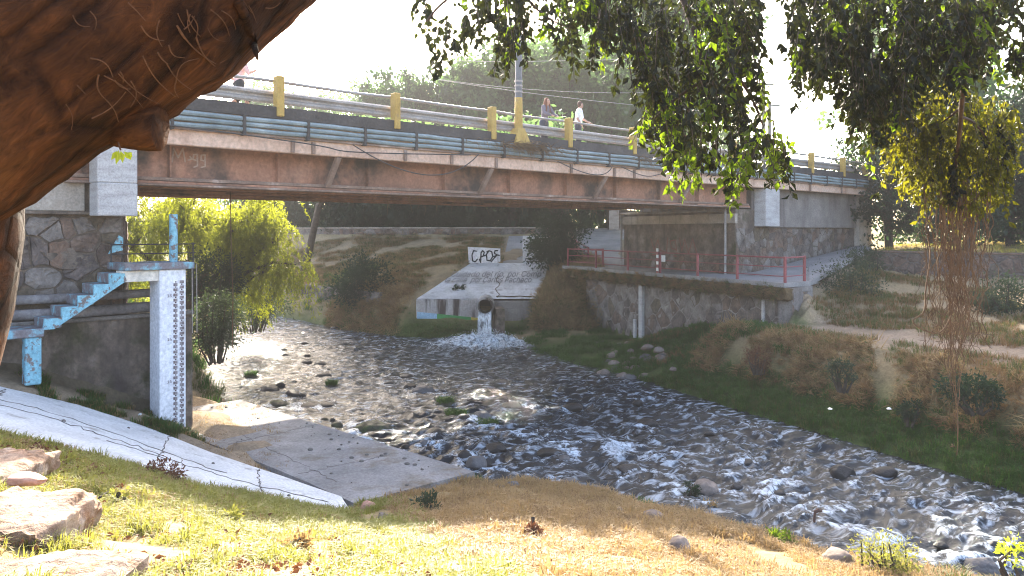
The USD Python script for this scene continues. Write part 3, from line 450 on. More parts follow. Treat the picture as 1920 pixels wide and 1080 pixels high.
for q in range(60):
    e = rq.random(); p = np.array(PLAT[0]) * (1 - e) + np.array(PLAT[1]) * e + np.array([-.7, -.7]) * abs(rq.normal()) * .9
    if PLAT_POLY.buffer(-.1).contains(Point(p)): r = .012 + .045 * rq.random() ** 2.5; gq.append((np.array(trimesh.creation.icosphere(1, r).vertices) * [1, .8, .6] + [*p, .81], trimesh.creation.icosphere(1, r).faces))
PEB = gq
# ---------------------------------------------------------------- river
st = 0.06; gx = np.arange(-27, 24, st); gy = np.arange(3, 64, st); X_, Y_ = np.meshgrid(gx, gy)
ok = inside(CHANNEL.buffer(0.7), X_, Y_) & (np.abs(X_) < 0.8 * (Y_ + 6)); idx = -np.ones(X_.shape, int); idx[ok] = np.arange(ok.sum()); xw, yw = X_[ok], Y_[ok]
u_ = -(xw * R[0] + yw * R[1]); w_ = xw * RP[0] + yw * RP[1]          # downstream, across
wx = 0.9 * (fbm(np.stack([u_ * .5, w_ * .5, 0 * u_], 1), 3, 31) - .5); wy = 0.9 * (fbm(np.stack([u_ * .5, w_ * .5, 0 * u_ + 5], 1), 3, 32) - .5)
ridge = lambda a, b, sd: 1 - np.abs(2 * fbm(np.stack([a, b, 0 * a], 1), 3, sd) - 1)
power = np.clip((36 - yw) / 16, .28, 1) * np.clip(0.55 + 0.25 * w_ / 4, .6, 1.1)
r1 = ridge((u_ + wx) / 1.3, (w_ + wy) / 1.7, 41); r2 = ridge((u_ + wx) / .5, (w_ + wy) / .8, 42); r3 = fbm(np.stack([u_ / .22, w_ / .28, 0 * u_], 1), 2, 43)
big = fbm(np.stack([u_ / 4.5, w_ / 2.8, 0 * u_], 1), 3, 44)
r4 = ridge((u_ + wx) / .33, (w_ + wy) / .42, 47)
hw = power * (0.20 * (r1 - .8) + 0.15 * (r2 - .75)) + (.5 + .5 * power) * (0.07 * (r3 - .5) + .115 * (r4 - .7)) + 0.10 * (big - .5)
foam = .85 * (r1 ** 4) * (0.1 + 0.9 * r2 ** 2) + 1.05 * r2 ** 5 * (.25 + .75 * r4 ** 2) + .55 * r4 ** 6 * (.4 + big) - 0.80 + 1.2 * (big - .5); foam = np.clip(foam, -.3, 2) * power
dist_edge = shapely.distance(CHANNEL.exterior, shapely.points(xw, yw)); foam *= np.clip(dist_edge / 0.9, .3, 1); hw *= np.clip(dist_edge / 0.8, .25, 1)
OUT = np.array([-1.28, 39.3])
dq = np.hypot((xw - OUT[0] - .0) / 2.2, (yw - OUT[1] + 1.7) / 2.5); sp = np.exp(-dq ** 2); foam += 1.7 * sp * (0.6 + .8 * r2); hw += sp * (0.62 * fbm(np.stack([xw * 2.2, yw * 2.2, 0 * xw], 1), 3, 51) + 0.05)
# ---------------------------------------------------------------- rocks: pixel, size in pixels (w, h), material, label
RK = [
 (791, 727, 50, 28, "river_stone", "large rounded grey boulder standing clear in the middle of the river", 0),
 (768, 722, 26, 24, "wet_stone", "dark boulder pressed against the upstream side of the large rounded grey boulder", 0),
 (903, 776, 40, 24, "river_stone", "grey-brown boulder at the end of the mossy shoal in midstream", 0),
 (872, 780, 26, 20, "wet_stone", "small brown boulder half wrapped in moss on the midstream shoal", 0),
 (893, 860, 40, 32, "river_stone", "round brown-grey boulder sitting by the corner of the concrete platform", 0),
 (872, 850, 34, 28, "wet_stone", "dark wet boulder just behind the round one at the platform corner", 0),
 (793, 828, 26, 17, "river_stone", "small round dark stone next to the platform edge", 0),
 (546, 735, 30, 20, "wet_stone", "dark round boulder in the shallows beyond the sunlit strip of platform", 0),
 (502, 726, 40, 18, "wet_stone", "flat reddish-black boulder upstream of the dark round one in the shallows", 0),
 (526, 720, 20, 14, "wet_stone", "small black stone touching the flat reddish-black boulder", 0),
 (566, 738, 15, 11, "wet_stone", "tiny black stone beside the dark round boulder in the shallows", 0),
 (576, 760, 42, 14, "wet_stone", "flat blackish rock slab lying along the platform edge", 0),
 (612, 758, 30, 14, "wet_stone", "low black rock downstream of the flat slab along the platform", 0),
 (520, 755, 50, 16, "moss_stone", "low mossy ledge of rock by the start of the platform edge", 0),
 (700, 797, 76, 26, "moss_stone", "broad mossy dark rock mass against the middle of the platform edge", 0),
 (672, 790, 34, 16, "wet_stone", "black stone on the upstream side of the broad mossy rock mass", 0),
 (985, 808, 24, 20, "wet_stone", "dark pointed stone in the white water below the shoal", 0),
 (1056, 858, 28, 18, "river_stone", "small smooth grey stone in the rapids off the grassy bank", 0),
 (1068, 902, 38, 26, "river_stone", "smooth grey boulder at the green edge of the near bank", 0),
 (990, 897, 30, 20, "river_stone", "low grey stone in green weeds at the tip of the near bank", 0),
 (1310, 716, 40, 26, "tan_stone", "pale angular rock below the dry grass cliff across the river", 0.8),
 (1340, 722, 26, 14, "tan_stone", "low pinkish stone next to the pale angular rock", 0.4),
 (1285, 700, 34, 20, "river_stone", "grey stone half buried just above the pale angular rock", 0.3),
 (1582, 880, 52, 40, "wet_stone", "large dark boulder washed over by water near the far bank", 0),
 (1322, 908, 56, 34, "tan_stone", "brown rounded boulder with a tuft of weed at its foot", 0),
 (1384, 911, 28, 22, "wet_stone", "sharp black stone in midstream beside the brown rounded boulder", 0.7),
 (1457, 921, 38, 20, "wet_stone", "low dark stone with white water streaming past it", 0),
 (1668, 1003, 40, 22, "river_stone", "brown-grey stone in the water off the yellow weeds", 0),
 (1847, 1056, 72, 46, "river_stone", "big smooth grey boulder at the water's edge by a bright sprig", 0),
 (1866, 1020, 40, 26, "wet_stone", "dark stone in white foam behind the big smooth grey boulder", 0),
 (1767, 1020, 26, 12, "wet_stone", "thin dark stone barely above the water between the foam and the brown-grey stone", 0),
 (1775, 866, 24, 18, "tan_stone", "single light stone in the green bank under the dry hanging roots", 0),
 (974, 668, 30, 12, "wet_stone", "black flat rock beside the white splash of the outfall", 0.4),
 (1075, 760, 40, 14, "wet_stone", "long dark rock in the current below the outfall rapids", 0.3),
 (962, 757, 44, 14, "wet_stone", "flat brown-black rock just upstream of the midstream shoal", 0.3),
 (1030, 846, 60, 16, "wet_stone", "long blackish rock ridge across the lower rapids", 0.3),
 (930, 836, 46, 16, "wet_stone", "dark slab between the shoal and the platform corner", 0.3),
 (1150, 838, 40, 14, "wet_stone", "dark stone sunk in the main current", 0.2),
 (1215, 790, 44, 18, "wet_stone", "dark hump of rock under the fast water near the far side", 0.2),
 (1890, 975, 34, 18, "wet_stone", "dark stone farthest downstream, close under the green bank", 0.2),
 (652, 631, 22, 8, "river_stone", "pale flat stone at the foot of the overhanging straw upstream", 0.2),
 (722, 651, 20, 7, "river_stone", "small pale stone at the edge of the green outfall bank", 0.2),
 (725, 711, 26, 9, "wet_stone", "thin black stone in the sparkling shallows upstream of the large rounded boulder", 0.3),
]
BANKR = [
 (1276, 1020, 48, 42, "tan_stone", "reddish-brown sunlit boulder on the straw-coloured near bank", 1.22, 0.3),
 (1570, 1046, 74, 38, "tan_stone", "wide brown rock with dry grass hanging over its front", 1.05, 0.4),
 (1226, 964, 44, 22, "tan_stone", "low brown stone sunk in dry grass near the top of the bank", 0.85, 0.2),
 (1160, 955, 20, 14, "river_stone", "small grey stone in the dry grass next to the low brown one", .75, 0.2),
 (690, 947, 40, 24, "pink_stone", "pinkish stone at the end of the concrete ramp", .98, 0.6),
 (719, 966, 24, 18, "tan_stone", "small pale angular stone beside the pinkish stone", 1.05, 0.8),
 (845, 1072, 66, 26, "tan_stone", "flat ochre rock poking out of the sunlit grass at the bottom edge", 2.45, 0.5),
 (960, 906, 26, 12, "river_stone", "flat grey stone in the grass beyond the platform corner", .62, 0.2),
 (935, 912, 24, 10, "tan_stone", "second flat stone by the platform corner, browner and smaller", .64, 0.2),
]
rk_geo = []
def zsurf(x, y): return max(0.0, float(gz(x, y)))
for q, (x, y, w, h, mt, lab, fc) in enumerate(RK):
    base = px(x, y + h * 0.38, 0.0)
    if not CHANNEL.buffer(-.1).contains(Point(base[:2])):
        for _ in range(6): base = px(x, y + h * 0.38, zsurf(*base[:2]))
    s = base[1] / F; rx, rz = w * s / 2, h * s * 0.62
    solo("river_boulder" if w > 30 else "river_stone", rock(base + [0, rx * .4, -0.12 * rz], (rx, rx * 0.85, rz), 100 + q, 4 if w > 45 else 3, .2, .7, fc), mt, lab, "boulder" if w > 30 else "stone", smooth=35 if fc < .5 else False)
    if base[1] > 8: rk_geo.append((base[0], base[1], rx, base[2]))
for q, (x, y, w, h, mt, lab, z, fc) in enumerate(BANKR):
    base = px(x, y + h * .4, z)
    for _ in range(6): base = px(x, y + h * .4, float(gz(base[0], base[1])))
    s = base[1] / F; rx = w * s / 2
    solo("bank_rock", rock(base + [0, rx * .4, 0], (rx, rx * .9, h * s * .68), 300 + q, 3, .24, .7, fc), mt, lab, "rock", smooth=30 if fc < .5 else False)
# pile of stones at the foot of the retaining wall
rs = np.random.default_rng(5); pile = []
for q in range(46):
    x, y = rs.uniform(1120, 1262), rs.uniform(645, 712); y += (x - 1190) * .05; b = px(x, y, .3)
    for _ in range(5): b = px(x, y, zsurf(*b[:2]))
    r = rs.uniform(.09, .27); solo("bank_stone", rock(b, (r, r * .8, r * .7), 500 + q, 2, .22, .7, .3), ["tan_stone", "river_stone", "tan_stone"][q % 3], "loose grey stone in the rubble at the foot of the walkway's retaining wall", "stone", smooth=35, group="rubble stones below the retaining wall")
for q in range(34):
    e = rs.random(); p = np.array([-1.0, 15.6]) * (1 - e) + np.array([-7.6, 23.4]) * e + np.array([.55, .6]) * rs.uniform(.1, 1.9); r = rs.uniform(.06, .17)
    solo("edge_stone", rock((*p, .02), (r, r * .8, r * .7), 600 + q, 2, .22, .7, .2), ["wet_stone", "moss_stone", "wet_stone"][q % 3], "small wet black stone among the shallows along the platform edge", "stone", smooth=35, group="wet stones along the platform edge")
    rk_geo.append((*p, r, 0))
for q in range(40):
    yq = rs.uniform(16, 44); e = rs.random(); A_ = np.interp(yq, [12.8, 16.4, 22, 31, 48], [5.3, .3, -7, -11.7, -16.6]); B_ = np.interp(yq, [11.5, 16.1, 19.4, 26.1, 36.3, 39.4, 48], [14, 10.1, 8.6, 5.6, .35, -4, -12.5]); xq = A_ + (B_ - A_) * (.06 + .88 * e); r = rs.uniform(.08, .26)
    solo("rapids_stone", rock((xq, yq, -.02), (r * 1.2, r, r * .6), 700 + q, 2, .22, .7, .3), "wet_stone", "small dark stone just breaking the surface of the rapids", "stone", smooth=35, group="dark stones in the rapids")
    rk_geo.append((xq, yq, r, 0))
solo("platform_gravel", cat_(PEB), "mortar_dark", "scattered dark pebbles and clods on the platform near its river edge", "gravel", kind="stuff")
# wakes and foam of the rocks
for (x0, y0, r, zb) in rk_geo:
    if zb > .1: continue
    a = (xw - x0) * -R[0] + (yw - y0) * -R[1]; c = (xw - x0) * RP[0] + (yw - y0) * RP[1]
    wd = r * 1.1 + .16 * np.clip(a, 0, 4); k = np.exp(-((np.abs(c) - wd * .8) / (.10 + .25 * r)) ** 2) * np.where(a > -.3 * r, np.exp(-np.clip(a, 0, 9) / (2.2 * r + .35)), 0)
    up = np.exp(-(((a + r * 1.05) / (.16 + .3 * r)) ** 2 + (c / (r * 1.1)) ** 2)); s_ = np.clip(power * 1.3, .3, 1)
    foam += s_ * min(1, r / .25) * (.85 * k * (.5 + r2) + .55 * up); hw += s_ * min(.12, .35 * r) * up
foam = np.clip(foam, 0, 1.2)
zr = hw * 1.0
k = idx[:-1, :-1]; q = np.stack([idx[:-1, :-1], idx[:-1, 1:], idx[1:, 1:], idx[1:, :-1]], -1).reshape(-1, 4); q = q[(q >= 0).all(1)]
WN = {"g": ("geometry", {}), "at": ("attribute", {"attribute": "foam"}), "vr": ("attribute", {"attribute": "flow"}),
      "mp": ("mapping", {"scale": (1.1, 0.8, 1.0)}), "mg": ("mapping", {"scale": (2.6, 5.2, 1.0)}), "ng": ("noise_texture", {"scale": 1.0, "detail": 5, "roughness": 0.62, "distortion": 0.8}), "sg": ("map_range", {"range_type": "smoothstep", "from_min": 0.49, "from_max": 0.68, "to_max": 0.55, "clamp": True}), "mx": ("math", {"math_type": "maximum"}), "lg": ("mapping", {"scale": (0.35, 0.22, 1.0)}), "nl": ("noise_texture", {"scale": 1.0, "detail": 3}), "rl": ("map_range", {"from_min": 0.35, "from_max": 0.62, "to_min": 0.5, "to_max": 1.0, "clamp": True}), "mm": ("math", {"math_type": "multiply"}), "n": ("noise_texture", {"scale": 8.0, "detail": 8, "roughness": 0.72, "distortion": 0.9}), "n2": ("noise_texture", {"scale": 17.0, "detail": 4, "roughness": 0.7}),  # fine stretched noise paints bluish-white sky glints into the water colour
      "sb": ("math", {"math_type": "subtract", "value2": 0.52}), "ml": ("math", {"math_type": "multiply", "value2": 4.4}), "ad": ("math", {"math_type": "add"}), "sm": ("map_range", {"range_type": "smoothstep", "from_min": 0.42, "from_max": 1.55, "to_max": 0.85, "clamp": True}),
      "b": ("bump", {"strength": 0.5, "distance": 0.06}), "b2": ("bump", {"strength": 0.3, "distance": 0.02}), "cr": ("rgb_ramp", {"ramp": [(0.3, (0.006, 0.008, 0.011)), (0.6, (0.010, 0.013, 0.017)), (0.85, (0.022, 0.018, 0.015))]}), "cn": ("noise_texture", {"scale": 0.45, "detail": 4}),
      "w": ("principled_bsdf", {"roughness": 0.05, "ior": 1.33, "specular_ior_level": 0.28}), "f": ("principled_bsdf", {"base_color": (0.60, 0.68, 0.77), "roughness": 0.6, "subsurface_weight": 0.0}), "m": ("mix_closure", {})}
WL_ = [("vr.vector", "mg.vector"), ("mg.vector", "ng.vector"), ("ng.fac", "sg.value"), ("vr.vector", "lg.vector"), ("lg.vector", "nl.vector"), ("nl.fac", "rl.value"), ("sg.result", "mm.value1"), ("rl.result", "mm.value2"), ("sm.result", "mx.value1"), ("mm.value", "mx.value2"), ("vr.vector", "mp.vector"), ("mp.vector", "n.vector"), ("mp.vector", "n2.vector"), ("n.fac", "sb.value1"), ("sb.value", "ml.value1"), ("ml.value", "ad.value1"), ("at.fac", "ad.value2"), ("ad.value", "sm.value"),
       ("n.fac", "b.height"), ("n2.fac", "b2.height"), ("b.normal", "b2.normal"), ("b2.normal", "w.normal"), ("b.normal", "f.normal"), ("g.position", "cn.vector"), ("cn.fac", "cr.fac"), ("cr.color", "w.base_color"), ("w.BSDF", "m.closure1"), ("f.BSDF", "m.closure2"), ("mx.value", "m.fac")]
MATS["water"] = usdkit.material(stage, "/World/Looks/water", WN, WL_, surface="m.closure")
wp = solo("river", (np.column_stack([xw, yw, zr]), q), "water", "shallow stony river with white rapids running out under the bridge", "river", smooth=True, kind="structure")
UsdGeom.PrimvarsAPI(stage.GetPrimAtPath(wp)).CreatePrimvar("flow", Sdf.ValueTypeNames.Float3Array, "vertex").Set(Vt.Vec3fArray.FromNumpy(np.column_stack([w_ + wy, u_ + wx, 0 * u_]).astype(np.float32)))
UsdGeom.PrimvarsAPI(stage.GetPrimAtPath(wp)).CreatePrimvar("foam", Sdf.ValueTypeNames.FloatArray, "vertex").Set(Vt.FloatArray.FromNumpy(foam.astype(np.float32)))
# ---------------------------------------------------------------- bridge
S0, S1, DW = -13.0, 37.6, 8.4
br = thing("road_bridge", "steel girder road bridge with pinkish fascia crossing the whole river", "bridge", bf(0, 0, H))
part(br, "deck_slab", bbox((S0, S1), (-DW, -.22), (H + 2.30, H + 2.55), .02), "grey_wall")
part(br, "edge_beam", bbox((S0, S1), (-.2, 0), (H + 1.86, H + 2.64), .02), "pink_steel")
part(br, "edge_beam", bbox((S0, S1), (-DW, -DW + .2), (H + 1.86, H + 2.64), .02), "pink_steel")
kv = gridbox(S1 - S0, .5, .27, .2); v = np.array(kv.vertices); v += .03 * (fbm(v * 2.2, 3, 5)[:, None] - .5) * [0, 1, 1]
part(br, "kerb", (P0 + (v[:, :1] + (S0 + S1) / 2) * B + (v[:, 1:2] - .19) * N + (v[:, 2:] + H + 2.775) * EZ, np.array(kv.faces)), "dark_kerb")
part(br, "kerb", bbox((S0, S1), (-DW, -DW + .4), (H + 2.645, H + 2.9), .03), "dark_kerb")
part(br, "road_surface", bbox((S0, S1), (-DW + .45, -1.9), (H + 2.555, H + 2.66), .01), "dark_kerb")
for z in (H + 2.565, H + 2.435, H + 2.305):
    rsx = np.linspace(S0, S1, 70); rr = np.random.default_rng(int(z * 100))
    part(br, "conduit", tube([bf(s, .085 + .012 * rr.normal(), z + .010 * rr.normal()) for s in rsx], .058, 8), "blue_conduit", smooth=40)
for s in np.arange(-1.0, S1, 1.62):
    part(br, "conduit_bracket", bbox((s, s + .07), (.0, .165), (H + 2.17, H + 2.645), .006), "dark_kerb")
part(br, "ledge", bbox((S0, S1), (.002, .07), (H + 2.19, H + 2.235), .004), "flange_steel")
for s in np.r_[np.arange(.2, 36, 3.3), 4.05, 8.4, 15.6]:
    part(br, "fascia_rib", bbox((s, s + .09), (.003, .06), (H + 1.87, H + 2.16), .004), "flange_steel")
prof = lambda w, h, tw, tf: [(-w / 2, 0), (w / 2, 0), (w / 2, tf), (tw / 2, tf), (tw / 2, h - tf), (w / 2, h - tf), (w / 2, h), (-w / 2, h), (-w / 2, h - tf), (-tw / 2, h - tf), (-tw / 2, tf), (-w / 2, tf)]
GE = 25.6
for q, n in enumerate((-.75, -2.7, -4.6, -6.4, -7.8)):
    g = part(br, "girder", sweep_profile(prof(.36, 1.24, .03, .05), bf(-1.2, n, H + 1.05), bf(GE, n, H + 1.05), EZ, N), "red_steel")
    if q == 0:
        part(g, "bottom_flange", bbox((-1.2, GE), (n - .2, n + .2), (H + 1.0, H + 1.046), .006), "flange_steel")
        part(g, "lower_rail", bbox((-1.2, GE), (n + .02, n + .14), (H + 1.115, H + 1.19), .006), "flange_steel")
        for s in np.arange(.9, GE, 2.6): part(g, "stiffener", bbox((s, s + .03), (n + .02, n + .17), (H + 1.2, H + 2.22), .003), "red_steel")
for s in (-.35, 4.86, 10.05, 15.3, 20.4):
    a, b = bf(s, -.6, H + 1.14), bf(s, -.06, H + 1.86); d = (b - a) / np.linalg.norm(b - a); e = np.cross(d, B)
    part(br, "brace", fbox(a, B, d, e, (-.07, .07), (0, np.linalg.norm(b - a)), (-.05, .05), .006), "flange_steel")
for s in np.arange(2, 25, 4.0): part(br, "cross_beam", bbox((s, s + .12), (-7.7, -1.0), (H + 1.5, H + 1.8), .01), "flange_steel")
# writing scratched on the girder
part(br, "scratched_letters", cat_([ribbon(p, .035, bf(1.0, -.734, H + 1.55), B, EZ, N) for p in ([(0, 0), (.03, .30), (.13, .10), (.24, .31), (.29, .02)], [(.36, .06), (.44, .09), (.40, .14)], [(.56, .2), (.48, .19), (.47, .08), (.56, .06), (.57, .2), (.57, -.06), (.49, -.09)], [(.74, .2), (.66, .19), (.65, .08), (.74, .06), (.75, .2), (.75, -.06), (.66, -.09)])]), "scribble_white")
# dry weeds growing on the ledge
rs = np.random.default_rng(8); W_ = []
for q in range(420):
    s = rs.choice([10.9, 11.4, 12.1, 17.2, 18.6, 20, 9.6], p=[.22, .26, .16, .1, .1, .1, .06]) + rs.normal() * .45; a = bf(s, .1 + .1 * rs.random(), H + 2.66 - .12 * rs.random())
    d = np.array([*(N[:2] * rs.uniform(.1, .5) + B[:2] * rs.normal() * .3), rs.uniform(-.5, .25)]); W_.append(tube([a, a + d * .35, a + d * .7 + [0, 0, -.12 * rs.random()]], [.008, .006, .003], 3, False))
solo("ledge_weeds", cat_(W_), "blade_brown", "tangle of dry brown weeds on the bridge ledge by the lamp post", "weeds", kind="stuff")
W_ = []
for q in range(260):
    s = rs.uniform(6, 24); a = bf(s, -.75 + rs.normal() * .12, H + 1.0); W_.append(tube([a, a + [rs.normal() * .05, rs.normal() * .05, -.2 * rs.random()], a + [rs.normal() * .1, rs.normal() * .1, -.5 * rs.random() ** 2 - .05]], [.006, .005, .002], 3, False))
solo("girder_fringe", cat_(W_), "blade_brown", "fringe of dry roots hanging below the bridge girder", "roots", kind="stuff")
# ---------------------------------------------------------------- parapet rail
ra = thing("bridge_railing", "yellow-posted parapet with tube rail and steel guard rail on the near bridge edge", "railing", bf(0, 0, H + 2.66))
POSTS = [-10.2, -6.85, -3.5, -.15, 3.2, 6.55, 10.0, 13.35, 16.7, 20.05, 23.4, 26.75, 30.1, 33.45]
for s in POSTS: part(ra, "post", bbox((s - .09, s + .09), (-.12, .115), (H + 2.69, H + 3.64), .02), "yellow_paint")
part(ra, "end_pier", bbox((36.3, 37.1), (-.3, .1), (H + 2.6, H + 3.45), .03), "yellow_paint")
xs = np.linspace(-12, 36.3, 40); rr = np.random.default_rng(3)
part(ra, "top_rail", tube([bf(s, -.16, H + 3.55 - .02 * math.sin((s + .15) / 3.35 * math.pi) ** 2 + .006 * rr.normal()) for s in xs], .038, 8), "rail_metal", smooth=50)
wprof = [(0, 0), (.05, .0), (.09, .04), (.09, .09), (.02, .13), (.02, .17), (.09, .21), (.09, .26), (.05, .30), (0, .30), (.035, .26), (.07, .245), (.0, .19), (.0, .11), (.07, .055), (.035, .04)]
part(ra, "guard_rail", sweep_profile(wprof, bf(-12, -.30, H + 3.03), bf(36.3, -.30, H + 3.03), EZ, N), "rail_metal")
fr = thing("far_bridge_railing", "far parapet of the bridge, yellow posts seen over the deck", "railing", bf(0, -DW, H + 2.66))
for s in POSTS[3:]: part(fr, "post", bbox((s - .11, s + .11), (-DW + .1, -DW + .31), (H + 2.9, H + 3.64), .02), "yellow_paint")
part(fr, "top_rail", tube([bf(-12, -DW + .2, H + 3.55), bf(36.3, -DW + .2, H + 3.55)], .04, 6), "rail_metal"); part(fr, "guard_rail", bbox((-12, 36.3), (-DW + .25, -DW + .31), (H + 3.03, H + 3.3), .01), "rail_metal")
# wire mesh panels towards the end of the bridge
fe = thing("mesh_fence", "rusty wire mesh fence panels between the last yellow posts of the bridge", "fence", bf(28, -.5, H + 2.6))
for q, (a, b) in enumerate(((26.9, 30.0), (30.2, 33.3), (33.6, 36.2))):
    g = [tube([bf(x, -.45, H + 2.75), bf(x, -.45, H + 3.5)], .008, 3, False) for x in np.arange(a, b, .14)] + [tube([bf(a, -.45, z), bf(b, -.45, z)], .012, 3, False) for z in np.linspace(H + 2.75, H + 3.5, 6)]
    part(fe, "mesh_panel", cat_(g), "flange_steel")
# lamp post on a flared yellow foot
lp = thing("lamp_post", "tall grey lamp post with yellow painted flared foot on the bridge edge", "lamp post", bf(11.15, -.06, H + 2.6))
part(lp, "foot", trimesh.convex.convex_hull(np.vstack([[bf(11.15 + a, -.06 + b, H + 2.55) for a in (-.36, .36) for b in (-.3, .24)], [bf(11.15 + a, -.06 + b, H + 3.12) for a in (-.13, .13) for b in (-.13, .13)]])), "yellow_paint")
part(lp, "painted_sleeve", tube([bf(11.15, -.06, H + 3.1), bf(11.15, -.06, H + 4.05)], [.13, .115], 12), "yellow_paint", smooth=40)
part(lp, "shaft", tube([bf(11.15, -.06, H + 4.05), bf(11.15, -.06, H + 6), bf(11.15, -.06, H + 11.5)], [.11, .10, .07], 12), "pole_grey", smooth=40)
for z in (4.2, 4.38, 4.52): part(lp, "band", tube([bf(11.15, -.06, H + z), bf(11.15, -.06, H + z + .05)], .122, 12), "rail_metal")
part(lp, "arm", tube([bf(11.15, -.06, H + 11.4), bf(11.15, -.6, H + 12.0), bf(11.15, -1.9, H + 12.2)], .045, 6), "pole_grey"); part(lp, "lamp_head", bbox((11.0, 11.3), (-2.5, -1.85), (H + 12.12, H + 12.27), .04), "lamp_glass")
# cables looped along the fascia
def sag(a, b, d, n=14): t = np.linspace(0, 1, n)[:, None]; return a * (1 - t) + b * t - EZ * d * 4 * t * (1 - t)
for q, (pts, lab) in enumerate([([(-.6, 2.28), (2.3, 2.17), (4.3, 2.05), (5.1, 1.98), (9.0, 2.16)], "black cable looped under the blue conduits near the thick limb"), ([(5.1, 2.16), (7.5, 1.52), (9.3, 2.2)], "long black cable sagging over the girder in the middle of the bridge"), ([(12.6, 2.2), (14.4, 1.86), (15.3, 2.18)], "short black cable loop below the two people on the bridge"), ([(15.8, 2.2), (17.4, 1.95), (18.6, 2.15), (22, 2.2)], "thin cable drooping along the fascia toward the hanging foliage")]):
    p = np.array(pts); t = np.linspace(0, 1, 30); from_ = np.linspace(0, 1, len(p))
    from scipy.interpolate import CubicSpline
    c = CubicSpline(from_, p)(t); solo("cable", tube([bf(s, .20, H + z) for s, z in c], .016, 5), "cable_black", lab, "cable", smooth=True)
a = bf(2.9, -1.9, H + 1.0); solo("hanging_rope", tube([a, a + [.02, 0, -1.3], a + [.06, .02, -2.6], a + [.05, 0, -3.9]], .012, 5), "root_dry", "thin brown rope hanging straight down from under the bridge", "rope", smooth=True)
# ---------------------------------------------------------------- near abutment
ab = thing("near_abutment", "rubble masonry bridge abutment with concrete cap by the blue stairs", "abutment", bf(-4, -2, 2.5))
q = [bf(-12, -.86), bf(0, -.86), bf(0, -.86) + R * 9.2, bf(-12, -.86) + R * 9.2]
part(ab, "core", prism(q, -.5, 6.2), "mortar")
part(ab, "back_wall", prism([bf(-12, -.8), bf(-.9, -.8), bf(-.9, -.8) + R * 8.8, bf(-12, -.8) + R * 8.8], 6.2, H + 2.28), "beige_concrete")
part(ab, "concrete_band", bbox((-12, -.79), (-.855, -.74), (5.62, 7.05), .015), "beige_concrete")
part(ab, "bearing_block", bbox((-.78, .0), (-.5, .02), (5.52, 6.19), .02), "white_block"); part(ab, "bearing_block", bbox((-.78, .0), (-.52, .0), (6.195, 7.02), .02), "white_block")
part(ab, "cornice", bbox((-12, -.02), (-.858, -.70), (5.55, 5.615), .01), "mortar")
add_stones(ab, rubble(bf(-5.2, -.86, 3.0), B, EZ, N, [(0, .0), (5.18, .0), (5.18, 2.5), (0, 2.5)], .30, 11, .075, .008, 1.5), [.42, .20, .12, .10, .16], 1)
add_stones(ab, rubble(bf(-.03, -.9, .4), R, EZ, np.cross(R, EZ), [(0, .0), (8.5, .0), (8.5, 5.1), (0, 5.1)], .6, 12, .08, .02), [.3, .3, .1, .2, .1], 2)
for q in range(8):
    c0 = np.array([rs.uniform(.3, 5.0), rs.uniform(.1, 2.5)]); an = np.linspace(0, 6.283, 12)[:-1]; rr_ = rs.uniform(.10, .28) * (1 + .5 * rs.normal(size=11) * .6); pl_ = Polygon(np.column_stack([c0[0] + np.cos(an) * rr_ * 1.5, c0[1] + np.sin(an) * rr_])).buffer(0)
    if pl_.geom_type != "Polygon": continue
    pl_ = pl_.intersection(Polygon([(0, 0), (5.15, 0), (5.15, 2.5), (0, 2.5)]))
    if pl_.geom_type != "Polygon" or pl_.is_empty: continue
    em = trimesh.creation.extrude_polygon(pl_, .07 + .03 * rs.random(), engine="earcut"); v = np.array(em.vertices); part(ab, "mortar_smear", (bf(-5.2, -.86, 3.0) + v[:, :1] * B + v[:, 1:2] * EZ + v[:, 2:] * N, np.array(em.faces)), "mortar")
part(ab, "blue_smear", hull([bf(a, n, z) for a, z in ((-.34, 4.72), (-.04, 4.80), (-.03, 5.06), (-.12, 5.12)) for n in (-.76, -.745)]), "blue_paint")
# low wall under the pipes
lw = thing("low_wall", "rough earth-stained low wall under the pipes beside the gauge pillar", "wall", bf(-3, -.8, 2))
m_ = gridbox(9.0, .5, 3.0, .12); v = np.array(m_.vertices); v += (.10 * (fbm(v * 1.7, 4, 6) - .5))[:, None] * [0, 1, .6]
part(lw, "wall_body", (P0 + (v[:, :1] - 3.1) * B + (v[:, 1:2] - .84) * N + (v[:, 2:] + 1.84) * EZ, np.array(m_.faces)), "brown_concrete", smooth=40)
part(lw, "coping", bbox((-7.6, 1.42), (-1.1, -.52), (3.345, 3.43), .02), "mortar_dark")
for z, r, n, s1, lab in ((3.86, .095, -.66, .9, "upper rusty pipe running along the masonry behind the blue stairs"), (3.56, .115, -.62, 1.0, "lower grey pipe running along the masonry just above the low wall")):
    solo("water_pipe", tube([bf(s, n, z + .015 * math.sin(s * 1.3)) for s in np.linspace(-7, s1, 14)], r, 10), "pipe_grey", lab, "pipe", smooth=40)
